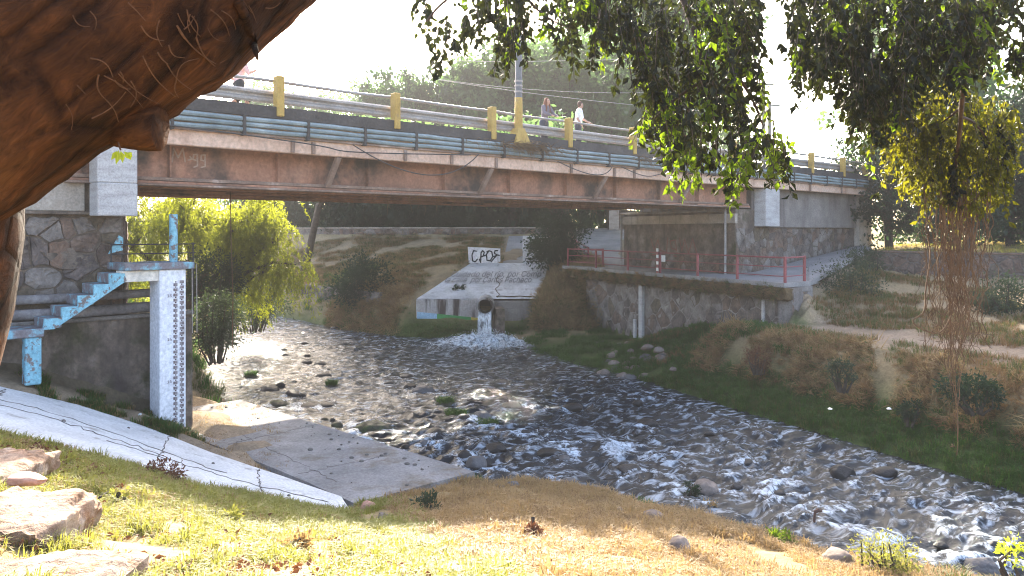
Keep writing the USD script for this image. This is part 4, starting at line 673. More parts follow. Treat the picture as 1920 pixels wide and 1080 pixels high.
# ---------------------------------------------------------------- blue stairs, landing and gauge pillar
stt = thing("blue_stairs", "worn pale blue concrete stairs climbing to the gauge landing", "stairs", bf(-1.2, 0, 3.4))
for k in range(5):
    s1 = -.34 - .29 * k; z1 = 4.36 - .205 * k
    p = part(stt, "step", bbox((s1 - .30, s1 + .02), (-.46, .18), (z1 - .205 + .005, z1), .012), "worn_blue")
sp_ = [(-.34, 4.35)]; 
for k in range(5): s1 = -.34 - .29 * k; z1 = 4.355 - .205 * k; sp_ += [(s1, z1), (s1 - .29, z1)]
sp_ += [(-1.82, 3.33), (-1.62, 3.33), (-.30, 4.20)]
pp = Polygon(sp_[1:]); em = trimesh.creation.extrude_polygon(pp, .06, engine="earcut"); v = np.array(em.vertices)
part(stt, "stringer", (P0 + v[:, :1] * B + (.245 - v[:, 2:]) * N + v[:, 1:2] * EZ, np.array(em.faces)), "blue_paint")
part(stt, "lower_landing", bbox((-3.4, -1.80), (-.5, .26), (3.20, 3.36), .015), "worn_blue"); part(stt, "stub_post", bbox((-2.12, -1.84), (0, .24), (2.3, 3.195), .02), "blue_paint")
gp = thing("gauge_pillar", "white square river gauge pillar with black scale marks and a landing on top", "gauge pillar", bf(.62, 0, 1.0))
part(gp, "shaft", bbox((.345, .895), (-.275, .275), (.5, 4.40), .012), "white_paint"); part(gp, "landing", bbox((-.36, 1.06), (-.72, .33), (4.405, 4.55), .012), "worn_blue")
part(gp, "beam", bbox((-.42, .342), (-.02, .24), (4.17, 4.40), .008), "cream_paint"); part(gp, "back_pillar", bbox((.97, 1.2), (-.5, -.15), (.3, 3.3), .015), "brown_concrete")
fo = bf(.345, .275, 0); E_ = []
zt = 4.12; px1 = .0545
k = 0; z = 1.0
while z < zt:
    for col, off_ in ((.285, 0.0), (.415, px1)):
        y0 = z + off_
        for b_ in range(3): E_.append(((col, y0 + b_ * .021), (col + .085, y0 + b_ * .021 + .013)))
        E_.append(((col + (.0 if col < .3 else .065), y0 - .001), (col + (.020 if col < .3 else .086), y0 + .0565)))
    for col in (.318, .445): E_.append(((col, z + (.072 if col < .4 else .018)), (col + .028, z + (.098 if col < .4 else .044))))
    z += .109
part(gp, "gauge_marks", cat_([fbox(fo, B, EZ, N, (a[0], b[0]), (a[1], b[1]), (.002, .006), .0006) for a, b in E_]), "mark_paint")
for tx, yy_ in (("13", 553), ("14", 635), ("15", 714)):
    part(gp, "gauge_number", lettering(tx, .058, fo + .15 * B + (H - (yy_ + 4 - 434) * 17.2 / F) * EZ, B, EZ, N, .002), "mark_paint")
solo("blue_pipe_post", cat_([tube([bf(.78, -.1, 4.55), bf(.78, -.1, 5.57)], .088, 14)]), "blue_paint", "upright light blue pipe standing on the gauge landing", "pipe", smooth=40)
lr = thing("landing_rail", "thin dark rails around the gauge landing behind the blue pipe", "railing", bf(.5, -.7, 4.6))
for z in (4.72, 4.92): part(lr, "rail", tube([bf(-.3, -.68, z), bf(1.5, -.68, z + .0)], .014, 5), "cable_black")
for s in (-.3, 1.45): part(lr, "post", tube([bf(s, -.68, 3.4), bf(s, -.68, 4.95)], .016, 5), "cable_black")
for s in (1.1, 1.2): part(lr, "post", tube([bf(s, .1, 4.5), bf(s + .03, .05, 3.0)], .01, 5), "rail_metal")
# ---------------------------------------------------------------- far abutment, wing wall, walkway
WZ = 3.4
C1 = bf(24.4, -.55)
fa = thing("far_abutment", "stained brown concrete abutment with masonry wing wall across the river", "abutment", C1 + [0, 0, 3])
part(fa, "core", prism([C1, bf(37.6, -.55), bf(37.6, -.55) + R * 8.6, C1 + R * 8.6], 1.0, 6.15), "brown_concrete")
part(fa, "back_wall", prism([bf(25.7, -.55), bf(37.6, -.55), bf(37.6, -.55) + R * 8.6, bf(25.7, -.55) + R * 8.6], 6.15, H + 2.28), "grey_wall")
part(fa, "ledge", prism([C1 - RP * .12 - R * .12, C1 - RP * .12 + R * 8.6, C1 + R * 8.6, C1 - R * .12 + B * .0], 5.55, 5.95), "beige_concrete")
part(fa, "bearing_block", bbox((25.9, 27.1), (-.545, .02), (5.42, 7.04), .02), "white_block"); part(fa, "wing_panel", bbox((27.1, 36.0), (-.545, -.43), (5.38, 7.45), .015), "grey_wall")
part(fa, "wing_panel", bbox((36.0, 37.6), (-.545, -.30), (4.3, 7.45), .015), "beige_concrete")
part(fa, "far_bearing_block", prism([C1 + R * 8.62 - RP * .3, C1 + R * 9.6 - RP * .3, C1 + R * 9.6 + RP * .7, C1 + R * 8.62 + RP * .7], 5.3, 6.3), "white_block")
ms = rubble(bf(24.42, -.549, 3.2), B, EZ, N, [(0, 0), (11.5, .8), (11.5, 2.16), (0, 2.16)], .30, 21, .03, .008, 1.5)
add_stones(fa, ms, [.28, .30, .04, .32, .06], 3)
ms = rubble(C1 + [0, 0, 3.4], R, EZ, -RP, [(0.1, 0), (8.5, 0), (8.5, .75), (.1, .75)], .34, 22, .03, .02)
add_stones(fa, ms, [.5, .2, .2, .05, .05], 4)
sc = [ribbon(p, .05, C1 + R * 2.6 + [0, 0, 4.0], R, EZ, -RP) for p in ([(0, .2), (.3, .9), (.6, .2), (.9, .85), (1.1, .3), (1.3, .9)], [(1.5, .3), (1.6, .8), (2.0, .75), (1.9, .4), (1.5, .35)], [(2.2, .9), (2.3, .2), (2.8, .3), (3.0, .8), (3.3, .3), (3.6, .85)], [(.1, .1), (1.2, .02), (2.6, .12), (3.7, .05)])]
part(fa, "red_scribble", cat_(sc), "scribble_red")
ff = thing("pipe_frame", "pale pipe frame standing against the brown abutment face", "pipe", C1 + R * 4 - RP * .3)
pA, pB = C1 - RP * .3 + R * .3, C1 - RP * .3 + R * 8.4
for p_ in (pA, pB): part(ff, "upright", tube([p_ + [0, 0, WZ - .2], p_ + [0, 0, H + .9]], .05, 6), "rail_metal")
part(ff, "crossbar", tube([pA + [0, 0, H + .9], pB + [0, 0, H + .9]], .06, 6), "rail_metal")
# walkway
wk = [wallpt(-4.9, .25), (10.75, 29.6, 0), (11.6, 31.0, 0), C1 - B * .3 - R * 1.0, C1, C1 + R * 8.6, wallpt(11.4, -3.6), wallpt(11.4, .25)]
solo("walkway", prism(wk, WZ - .16, WZ), "walk_concrete", "grey concrete walkway slab passing under the far end of the bridge", "walkway", kind="structure")
rmp = np.array([[*wk[1][:2], WZ + .004], [17.35, 39.5, 4.42], [*bf(36.5, -.42)[:2], 4.5], [*bf(25.2, -.42)[:2], WZ + .01], [*C1[:2], WZ + .004], [11.2, 31.2, WZ + .004]])
top = rmp; bt = rmp - [0, 0, .18]; V = np.vstack([top, bt, [top.mean(0)]]); n = 6; f = [(i, (i + 1) % n, 12) for i in range(n)] + [(i, n + i, n + (i + 1) % n) for i in range(n)] + [(i, n + (i + 1) % n, (i + 1) % n) for i in range(n)]
solo("access_ramp", (V, np.array(f)), "walk_concrete", "grey concrete ramp climbing beside the masonry wing wall", "ramp", kind="structure")
rw = thing("retaining_wall", "grey rubble retaining wall carrying the walkway above the stony bank", "wall", wallpt(2) + [0, 0, 1])
part(rw, "core", prism([wallpt(-5.0), wallpt(9.3), wallpt(9.3, -.5), wallpt(-5.0, -.5)], -.3, WZ - .165), "grey_wall")
e0 = wallpt(-5.0); e1 = np.array([10.9, 29.7, 0]); d = (e1 - e0) / np.linalg.norm(e1 - e0); nn = np.array([d[1], -d[0], 0])
part(rw, "return_wall", prism([e0, e1, e1 - nn * .5, e0 - nn * .5], .5, WZ - .165), "grey_wall")
for t0, t1 in ((-5.0, -3.7), (-3.55, 4.05), (4.4, 9.3)):
    ms = rubble(wallpt(t0) + [0, 0, -.1], R, EZ, -RP, [(0, 0), (t1 - t0, 0), (t1 - t0, 2.9), (0, 2.9)], .42, int(30 + t0), .022, .006, 1.5); add_stones(rw, ms, [.14, .30, .0, .50, .06], int(7 + t0))
ms = rubble(e0 + [0, 0, 1.6], d, EZ, nn, [(0, 0), (1.5, 0), (1.5, 1.5), (0, 1.5)], .35, 38, .05, .016); add_stones(rw, ms, [.2, .3, .1, .36, .04], 12)
part(rw, "buttress", fbox(wallpt(4.2), R, RP * -1, EZ, (-.14, .14), (0, .16), (.2, 3.0), .02), "white_block"); part(rw, "buttress", fbox(wallpt(-3.62), R, RP * -1, EZ, (-.06, .06), (0, .10), (1.2, 2.7), .02), "white_block")
part(rw, "buttress", fbox(wallpt(4.75), R, RP * -1, EZ, (-.1, .1), (0, .12), (.3, 1.2), .02), "white_block")
a_ = gridbox(16.6, .34, .42, .09); v = np.array(a_.vertices); v += (.34 * (fbm(v * 2.6, 4, 6) - .5))[:, None] * [0, 1, 1.0]; v[:, 2] = np.minimum(v[:, 2], .2)
part(rw, "mossy_lip", (wallpt(3.25, .16) + v[:, :1] * R - v[:, 1:2] * RP + (v[:, 2:] + WZ - .37) * EZ, np.array(a_.faces)), "mossy_edge", smooth=40)
# maroon railing
wr = thing("walkway_railing", "dark red steel railing along the walkway edge above the river", "railing", wallpt(3) + [0, 0, WZ])
cor = wallpt(-4.8, .12); end = np.array([10.62, 29.75, 0])
pts = [wallpt(t, .12) for t in (11.0, 8.13, 5.26, 2.7, .1, -2.3)] + [cor, end]; back = [wallpt(11.0, .12), wallpt(9.5, -1.1)]
for p_ in pts + back[1:]: part(wr, "post", fbox(p_, R, RP, EZ, (-.042, .042), (-.042, .042), (WZ, WZ + .92), .008), "maroon_paint")
for z in (.88, .55, .22):
    for a, b in list(zip(pts[:-1], pts[1:])) + [tuple(back)]: part(wr, "rail", tube([a + [0, 0, WZ + z], b + [0, 0, WZ + z]], .03 if z > .8 else .018, 6), "maroon_paint")
pr = thing("path_railing", "second dark red railing climbing beside the path behind the dense bush", "railing", (4, 47, 4))
pp_ = [np.array([4.15, 44.6, 3.4]), np.array([3.75, 48, 3.75]), np.array([3.75, 52, 4.4]), np.array([4.0, 56, 5.0])]
for p_ in pp_: part(pr, "post", wbox((p_[0] - .05, p_[0] + .05), (p_[1] - .05, p_[1] + .05), (p_[2] - .2, p_[2] + .95), .008), "maroon_paint")
for z in (.9, .55, .25):
    for a, b in zip(pp_[:-1], pp_[1:]): part(pr, "rail", tube([a + [0, 0, z], b + [0, 0, z]], .035, 5), "maroon_paint")
g = wallpt(2.78, .2); sg = thing("striped_staff", "red and white striped level staff fixed to a railing post", "gauge", g + [0, 0, WZ])
for k in range(8): part(sg, "stripe", fbox(g, R, -RP, EZ, (-.07, .07), (0, .03), (WZ - .05 + k * .14, WZ + .09 + k * .14), .003), "plate_white" if k % 2 else "maroon_paint")
solo("notice_plate", fbox(wallpt(2.35, .19), R, -RP, EZ, (-.13, .13), (0, .02), (WZ + .5, WZ + .78), .003), "plate_white", "small white square plate on the railing beside the striped staff", "sign")
solo("upper_path", (lambda V: (V, np.array([(0, 1, 2), (2, 1, 3), (2, 3, 4), (4, 3, 5), (4, 5, 6), (6, 5, 7)])))(np.array([[4.0, 44.2, WZ + .01], [6.1, 42.4, WZ + .01], [4.2, 47.8, 3.86], [6.3, 47.8, 3.9], [4.1, 52, 4.62], [7.1, 52, 4.66], [4.6, 60, 5.42], [8.4, 60, 5.46]])), "walk_concrete", "pale path rising from the walkway toward the trees", "path", kind="structure")
# terrace wall of brown stones
tw = thing("terrace_wall", "low brown stone terrace wall topped by grass beyond the dry roots", "wall", (21, 34, 3.5))
for (a, b) in zip(TER[:-1], TER[1:]):
    a3, b3 = np.array([*a, 0.]), np.array([*b, 0.]); L = np.linalg.norm(b3 - a3); u = (b3 - a3) / L; n_ = np.array([u[1], -u[0], 0]) ; n_ = n_ if n_[1] < 0 else -n_
    part(tw, "core", prism([a3, b3, b3 - n_ * .4, a3 - n_ * .4], 2.4, 4.22), "mortar_dark"); part(tw, "coping", fbox(a3, u, n_, EZ, (0, L), (-.45, .06), (4.225, 4.30), .015), "stone_red")
    add_stones(tw, rubble(a3 + [0, 0, 2.9], u, EZ, n_, [(0, 0), (L, 0), (L, 1.3), (0, 1.3)], .33, int(a[0]), .05, .012), [.62, .10, .08, .0, .20], int(a[1]))
# ---------------------------------------------------------------- outfall
hw_ = thing("outfall_headwall", "streaked white headwall with blue, green and yellow painted bands beside the outfall", "wall", (-1.8, 41, 1))
part(hw_, "wall_body", wbox((-4.8, -1.62), (41.0, 41.35), (-.2, 1.80), .02), "stained_white")
part(hw_, "wall_body", wbox((-1.1, 1.3), (41.0, 41.35), (-.2, 1.72), .02), "grey_wall"); part(hw_, "wall_body", wbox((-1.618, -1.102), (41.05, 41.35), (-.2, 1.2), .02), "grey_wall")
for x0, x1, mt in ((-4.75, -3.75, "band_blue"), (-3.75, -2.05, "band_green"), (-2.05, -1.66, "band_yellow")):
    V = [(x, y, z) for x, zz_ in ((x0, 1.18 - (x0 + 4.75) * .10), (x1, 1.18 - (x1 + 4.75) * .10)) for y in (40.985, 40.996) for z in (zz_ - .38, zz_)]; part(hw_, "painted_band", hull(V), mt)
part(hw_, "wing", prism([(-1.0, 40.99), (-.55, 40.99), (-.35, 39.6), (-.75, 39.55)], -.2, 1.45), "brown_concrete")
op = thing("outfall_pipe", "short white concrete outfall pipe jutting from the headwall", "pipe", (-1.3, 40, 1.6))
ang = np.linspace(0, 2 * np.pi, 29)[:-1]; ro, ri, y0, y1, cx, cz = .44, .36, 39.55, 41.6, -1.31, 1.56
ring = lambda r, y: np.stack([cx + r * np.cos(ang), np.full(28, y), cz + r * np.sin(ang)], 1)
V = np.vstack([ring(ro, y1), ring(ro, y0), ring(ri, y0), ring(ri, y1 - .1)]); f = []
for a in range(3):
    for k in range(28): k2 = (k + 1) % 28; f.append((a * 28 + k, a * 28 + k2, a * 28 + 28 + k2, a * 28 + 28 + k))
part(op, "pipe_shell", (V, np.array(f)[:, ::-1]), "stained_white", smooth=40); part(op, "pipe_bore", trimesh.creation.cylinder(ri + .01, .05, sections=28, transform=trimesh.transformations.rotation_matrix(np.pi / 2, [1, 0, 0], [0, 0, 0])).apply_translation([cx, y1 - .2, cz]), "dark_hole")
rs = np.random.default_rng(14); nu, nvv = 40, 26; th = np.linspace(math.radians(205), math.radians(335), nu); t = np.linspace(0, 1, nvv); A_, T2 = np.meshgrid(th, t, indexing="ij")
xx_ = cx + (.34 + .04 * T2) * np.cos(A_) * 1.0; z0_ = cz + .34 * np.sin(A_) + .02; yy2 = 39.62 - .75 * T2 ** .5 - .10 * np.sin(A_ * 1.0) * 0; zz2 = z0_ * (1 - T2 ** 1.3) + T2 ** 1.3 * .05
Pq = np.stack([xx_, yy2 + .10 * (fbm(np.stack([xx_ * 9, zz2 * 2.5, 0 * xx_], -1), 3, 3) - .5), zz2], -1); k = (np.arange(nu - 1)[:, None] * nvv + np.arange(nvv - 1)).ravel()
FN = {"g": ("geometry", {}), "mp": ("mapping", {"scale": (9, 3, 1.5)}), "n": ("noise_texture", {"scale": 1.6, "detail": 6, "roughness": .7}), "r": ("map_range", {"from_min": .36, "from_max": .60, "clamp": True}), "w": ("principled_bsdf", {"base_color": (.05, .05, .05), "roughness": .15, "ior": 1.33}), "f": ("principled_bsdf", {"base_color": (.72, .75, .78), "roughness": .6}), "m": ("mix_closure", {}), "b": ("bump", {"strength": .6, "distance": .05})}
MATS["falling_water"] = usdkit.material(stage, "/World/Looks/falling_water", FN, [("g.position", "mp.vector"), ("mp.vector", "n.vector"), ("n.fac", "r.value"), ("r.result", "m.fac"), ("w.BSDF", "m.closure1"), ("f.BSDF", "m.closure2"), ("n.fac", "b.height"), ("b.normal", "w.normal"), ("b.normal", "f.normal")], surface="m.closure")
solo("falling_water", (Pq.reshape(-1, 3), np.stack([k, k + 1, k + nvv + 1, k + nvv], 1)), "falling_water", "sheet of grey water dropping from the outfall pipe into the river", "water", smooth=True, kind="structure")
flat("spray", (.80, .82, .84), .6); dr_ = []
for q in range(2600):
    a = rs.random() * 6.28; r = abs(rs.normal()) * 1.05; h = rs.random() ** 1.6 * max(0, .75 - .3 * r); s = rs.uniform(.005, .014) if h > .25 else rs.uniform(.006, .02); b = trimesh.creation.icosphere(0, s); b.apply_translation([-1.25 + r * math.cos(a) * 1.2, 38.5 + r * math.sin(a) - .5 * r, .04 + h]); dr_.append(b)
solo("splash", cat_(dr_), "spray", "white spray thrown up where the outfall hits the river", "splash", smooth=True, kind="stuff")
# white-washed apron with writing
n1, n2 = 34, 30; s_, t_ = np.meshgrid(np.linspace(0, 1, n1), np.linspace(0, 1, n2), indexing="ij"); c = [np.array(p) for p in AP]
G = (c[0] * (1 - s_)[..., None] + c[1] * s_[..., None]) * (1 - t_)[..., None] + (c[3] * (1 - s_)[..., None] + c[2] * s_[..., None]) * t_[..., None]; G[..., 2] += .05 * (fbm(G * 1.4, 3, 2) - .5) + .05; k = (np.arange(n1 - 1)[:, None] * n2 + np.arange(n2 - 1)).ravel()
ap = thing("painted_apron", "white-washed concrete apron sloping up from the outfall with faded black writing", "apron", (-1, 44, 2.4))
part(ap, "slope", (G.reshape(-1, 3), np.stack([k, k + n2, k + n2 + 1, k + 1], 1)), "apron_white", smooth=True)
def on_apron(x, v_, lift=.075):  # v_ metres up the slope
    t = v_ / np.linalg.norm(c[3] - c[0]); return np.array([x, 41.2 + t * 5.4, 1.76 + t * 1.59 + .05 + lift])
us_ = np.array([1.0, 0, 0]); vs_ = np.array([0, 5.4, 1.59]) / math.hypot(5.4, 1.59); ns_ = np.cross(us_, vs_)
for txt, x, v_, h, ln in (("Cuidado del rio, por Comp", -3.35, 3.40, .42, 4.9), ("la calle  por Carlos Pacheco", -3.6, 2.42, .40, 4.6)):
    m_ = text_mesh(txt, h, .004); w0 = m_.bounds[1][0]; q = np.array(m_.vertices); q[:, 0] *= ln / w0; q[:, 0] += .25 * q[:, 1]; o_ = on_apron(x, v_)
    part(ap, "painted_writing", (o_ + q[:, :1] * us_ + q[:, 1:2] * vs_ * 2.1 + q[:, 2:] * ns_, np.array(m_.faces)), "letter_paint")
cr = [on_apron(-.75 + .12 * math.sin(i * 1.7), .2 + i * .45, .015) for i in range(9)]; part(ap, "crack", tube(cr, .022, 4), "mossy_edge"); cr = [on_apron(-.8 + i * .3, .32 + .05 * math.sin(i * 2), .015) for i in range(7)]; part(ap, "crack", tube(cr, .03, 4), "mossy_edge")
# white walls with spray-painted letters
gw = thing("graffiti_wall", "small white wall with black spray-painted letters above the apron", "wall", (-1.5, 46.6, 3.4))
wz = lambda y: H - (y - 434) * 46.6 / F
wx_ = lambda x: (x - 960) / F * 46.6
pol = Polygon([(wx_(877), wz(463)), (wx_(938), wz(466)), (wx_(938), wz(490)), (wx_(886), wz(530)), (wx_(880), wz(512))]); em = trimesh.creation.extrude_polygon(pol, .25, engine="earcut"); v = np.array(em.vertices)
part(gw, "wall_body", (np.stack([v[:, 0], 46.6 + v[:, 2], v[:, 1]], 1), np.array(em.faces)), "white_paint")
o_ = np.array([0, 46.6, 0]); gl = lambda pts: ribbon([(wx_(x), wz(y)) for x, y in pts], .075, o_, EX, EZ, -EY, .004, .006)
for pts in ([(893, 471), (888, 470), (885, 478), (886, 489), (891, 491), (895, 486)], [(899, 486), (901, 492), (902, 474), (905, 470), (908, 473), (906, 480), (901, 482), (912, 478)], [(917, 470), (912, 477), (913, 488), (919, 489), (924, 481), (922, 472), (917, 470), (913, 472)], [(933, 470), (928, 470), (927, 475), (932, 478), (923, 488), (921, 491)], [(926, 481), (933, 478), (936, 479)]):
    part(gw, "spray_letter", gl(pts), "black_paint")
w2 = thing("white_panel", "white wall panel with a faint drawing half hidden by the dense bush", "wall", (1.2, 47, 3.7))
part(w2, "wall_body", wbox((.62, 2.1), (47.0, 47.25), (3.3, 4.95), .02), "white_paint")
part(w2, "faint_drawing", cat_([ribbon(p, .045, np.array([.62, 47.0, 3.35]), EX, EZ, -EY) for p in ([(.1, .12), (.2, .3), (.9, .32), (1.1, .15), (.2, .12)], [(.3, .5), (.5, .7), (.9, .55)], [(.4, .9), (.6, 1.1), (.8, .9), (.6, .8), (.4, .9)], [(.95, .5), (.95, 1.1)])]), "letter_paint")
solo("grey_stairway", hull([(-.55, 46.7, 3.3), (.6, 46.7, 3.3), (.75, 54, 4.9), (-.2, 54, 4.9), (-.55, 46.7, 3.0), (.6, 46.7, 3.0), (.75, 54, 4.0), (-.2, 54, 4.0)]), "walk_concrete", "grey concrete channel rising between the two white walls", "channel", kind="structure")
fw = thing("far_low_wall", "long low stone wall at the top of the dry grass slope", "wall", (-8, 58, 5))
FW = [(-26, 66.3), (-14, 60.9), (-4, 58.0), (2.5, 57.2)]
for (a, b) in zip(FW[:-1], FW[1:]):
    a3, b3 = np.array([*a, 0.]), np.array([*b, 0.]); L = np.linalg.norm(b3 - a3); u = (b3 - a3) / L; n_ = np.array([u[1], -u[0], 0]); n_ = n_ if n_[1] < 0 else -n_
    part(fw, "core", prism([a3, b3, b3 - n_ * .35, a3 - n_ * .35], 4.2, 5.42), "mortar_dark"); part(fw, "coping", fbox(a3, u, n_, EZ, (0, L), (-.4, .05), (5.425, 5.50), .01), "beige_concrete")
    if a[0] > -16: add_stones(fw, rubble(a3 + [0, 0, 4.5], u, EZ, n_, [(0, 0), (L, 0), (L, .9), (0, .9)], .42, int(90 + a[0]), .04, .015), [.3, .2, .25, .2, .05], 9)
bs = thing("bank_masonry", "dark undercut stone bank edge upstream below the dry slope", "wall", (-10, 47, 1.4))
for (a, b) in (((-6.9, 42.9), (-9.6, 45.6)), ((-9.6, 45.6), (-14.0, 51.3))):
    a3, b3 = np.array([*a, 0.]), np.array([*b, 0.]); L = np.linalg.norm(b3 - a3); u = (b3 - a3) / L; n_ = np.array([u[1], -u[0], 0]); n_ = n_ if n_[0] * .2 + n_[1] < 0 else -n_
    part(bs, "core", prism([a3, b3, b3 - n_ * .5, a3 - n_ * .5], 0, 2.0), "mortar_dark"); add_stones(bs, rubble(a3 + [0, 0, .4], u, EZ, n_, [(0, 0), (L, 0), (L, 1.6), (0, 1.6)], .45, int(80 + a[0]), .1, .03), [.4, .4, .05, .1, .05], 9)
# ---------------------------------------------------------------- bent post in the water, distant poles and wires
q = px(1527, 985, 0); mp_ = thing("bent_post", "dark bent metal post sticking out of the river near the grassy bank", "post", q)
part(mp_, "shaft", tube([q + [0, 0, -.3], q + [0, 0, .12], q + [.01, 0, .24]], .022, 6), "rust"); part(mp_, "bent_arm", tube([q + [.0, 0, .23], q + [.07, 0, .27], q + [.14, .02, .25]], [.03, .035, .02], 6), "rust")
for k, (x, tp) in enumerate(((1432, 150), (1443, 190))):
    a = pd(x, 330, 72); pl = thing("utility_pole", ["thin grey utility pole far behind the bridge, the taller of two", "thin grey utility pole far behind the bridge, the shorter of two"][k], "pole", a); part(pl, "shaft", tube([a - [0, 0, 6], pd(x, tp, 72)], [.2, .14], 8), "pole_grey"); t_p = pd(x, tp + 8, 72); part(pl, "crossarm", wbox((t_p[0] - .9, t_p[0] + .9), (t_p[1] - .06, t_p[1] + .06), (t_p[2] - .06, t_p[2] + .06), .01), "pole_grey")
for q, (a, b, lab) in enumerate(((pd(840, 138, 45), pd(1185, 182, 45), "power line crossing behind the lamp post, lower strand"), (pd(975, 152, 46), pd(1190, 160, 46), "power line running from the lamp post behind the two people"), (pd(840, 100, 46), pd(1200, 96, 46), "power line crossing high behind the lamp post"), (pd(1320, 10, 40), pd(1480, 75, 40), "thin power line slanting between the two foliage masses"))):
    d = (b - a); solo("power_line", tube(sag(a - d * .8, b + d * .8, .5), .016, 4), "wire_pale", lab, "wire", smooth=True)
# ---------------------------------------------------------------- people on the bridge
def skin_mesh(bones, res=.03):
    hs = []
    for a, ra_, b, rb in bones:
        s1 = m3.Manifold.sphere(ra_, 14).translate(list(map(float, a))); s2 = m3.Manifold.sphere(rb, 14).translate(list(map(float, b))); hs.append(m3.Manifold.batch_hull([s1, s2]))
    m = m3.Manifold.batch_boolean(hs, m3.OpType.Add).refine_to_length(res); v, f = VF(m); t = trimesh.Trimesh(v, f, process=True); trimesh.smoothing.filter_taubin(t, .5, -.53, 8); return t
def person(label, feet, face, height, J, clothes, hairm, long_hair, skin="skin"):
    """J: joints in a body frame (x to the person's left hand, y forward, z up) for a height of 1.7; clothes: (name, material, bones, growth)."""
    t = thing("person", label, "person", feet); c, s = math.cos(face), math.sin(face); k = height / 1.7
    def W_(p): p = np.asarray(p, float) * k; return np.asarray(feet) + np.array([p[0] * c - p[1] * s, p[0] * s + p[1] * c, p[2]])
    def M_(bones, g=0, res=.03): return skin_mesh([(W_(J[a]), (ra_ + g) * k, W_(J[b]), (rb + g) * k) for a, ra_, b, rb in bones], res)
    body = [("pelvis", .115, "belly", .105), ("belly", .105, "chest", .12), ("chest", .12, "neck0", .075), ("neck0", .058, "head0", .055), ("shl", .062, "shr", .062), ("chest", .11, "shl", .06), ("chest", .11, "shr", .06), ("hipl", .095, "hipr", .095), ("head0", .072, "head1", .092), ("head1", .092, "chin", .045), ("head1", .085, "nose", .016)]
    for q in "lr":
        body += [("sh" + q, .056, "el" + q, .042), ("el" + q, .042, "wr" + q, .03), ("wr" + q, .032, "pa" + q, .036), ("hip" + q, .09, "kn" + q, .058), ("kn" + q, .058, "an" + q, .038), ("an" + q, .042, "to" + q, .035)]
        for i in range(5):
            d = np.array(J["pa" + q]) - np.array(J["wr" + q]); d /= np.linalg.norm(d) + 1e-9; sd = np.cross(d, [0, 0, 1.0]); sd /= np.linalg.norm(sd) + 1e-9; o = np.array(J["pa" + q]) + sd * (.026 * (i - 1.5)) if i < 4 else np.array(J["wr" + q]) + d * .03 + sd * .03
            e1 = o + d * (.045 if i < 4 else .03) + (sd * .03 if i == 4 else 0); e2 = e1 + d * [.03, .04, .036, .026, .02][i] - np.array([0, 0, .014]); J[f"f{q}{i}a"], J[f"f{q}{i}b"], J[f"f{q}{i}c"] = o, e1, e2; body += [(f"f{q}{i}a", .011, f"f{q}{i}b", .0095), (f"f{q}{i}b", .0095, f"f{q}{i}c", .008)]
    part(t, "body", M_(body), skin, smooth=True)
    for nme, mt, bones, g in clothes: part(t, nme, M_(bones, g), mt, smooth=True)
    h1, h0 = np.array(J["head1"]), np.array(J["head0"]); bk = np.array(J["nose"]) - h1; bk[2] = 0; bk = -bk / (np.linalg.norm(bk) + 1e-9)
    hb = [(h1 + bk * .03 + [0, 0, .045], .085, h1 + bk * .035 + [0, 0, -.03], .078)]
    if long_hair: hb += [(h1 + bk * .05, .085, np.array(J["neck0"]) + bk * .09 + [0, 0, -.12], .06)] + [(h1 + [sx * .07, 0, .02], .05, np.array(J["neck0"]) + [sx * .10, .06, -.16], .035) for sx in (-1, 1)]
    part(t, "hair", skin_mesh([(W_(a), r1 * k, W_(b), r2 * k) for a, r1, b, r2 in hb]), hairm, smooth=True)
    for sx in (-1, 1): part(t, "eye", trimesh.creation.icosphere(1, .012 * k).apply_translation(W_(h1 + -bk * .088 + [sx * .034, 0, .005])), "cloth_black")
    return t
def stand(lean=0.0, **kw):
    J = dict(pelvis=(0, 0, .93), belly=(0, lean * .25, 1.07), chest=(0, lean * .6, 1.27), neck0=(0, lean * .9, 1.42), head0=(0, lean + .01, 1.50), head1=(0, lean + .02, 1.585), chin=(0, lean + .07, 1.50), nose=(0, lean + .12, 1.57), shl=(-.17, lean * .8, 1.38), shr=(.17, lean * .8, 1.38), hipl=(-.09, 0, .90), hipr=(.09, 0, .90), knl=(-.10, .02, .50), knr=(.10, .02, .50), anl=(-.10, -.02, .09), anr=(.10, -.02, .09), tol=(-.11, .13, .035), tor=(.11, .13, .035), ell=(-.22, lean * .6, 1.12), elr=(.22, lean * .6, 1.12), wrl=(-.22, .12, .90), wrr=(.22, .12, .90), pal=(-.22, .14, .83), par=(.22, .14, .83)); J.update(kw); return J
DZ = H + 2.66
fa_n = math.atan2(N[1], N[0]) - math.pi / 2
torso = [("pelvis", .12, "belly", .11), ("belly", .11, "chest", .125), ("chest", .125, "neck0", .07), ("shl", .064, "shr", .064), ("chest", .115, "shl", .062), ("chest", .115, "shr", .062)]
slv = [("shl", .06, "ell", .046), ("shr", .06, "elr", .046)]; slv2 = [("ell", .046, "wrl", .036), ("elr", .046, "wrr", .036)]
trs = [("pelvis", .12, "hipl", .1), ("pelvis", .12, "hipr", .1), ("hipl", .1, "knl", .066), ("hipr", .1, "knr", .066)]; trs2 = [("knl", .066, "anl", .05), ("knr", .066, "anr", .05)]; shoe = [("anl", .046, "tol", .04)]; shoe2 = [("anr", .046, "tor", .04)]
J = stand(.12, ell=(-.24, .22, 1.16), elr=(.25, .20, 1.15), wrl=(-.14, .46, 1.06), wrr=(.20, .46, 1.06), pal=(-.08, .50, 1.05), par=(.16, .52, 1.05))
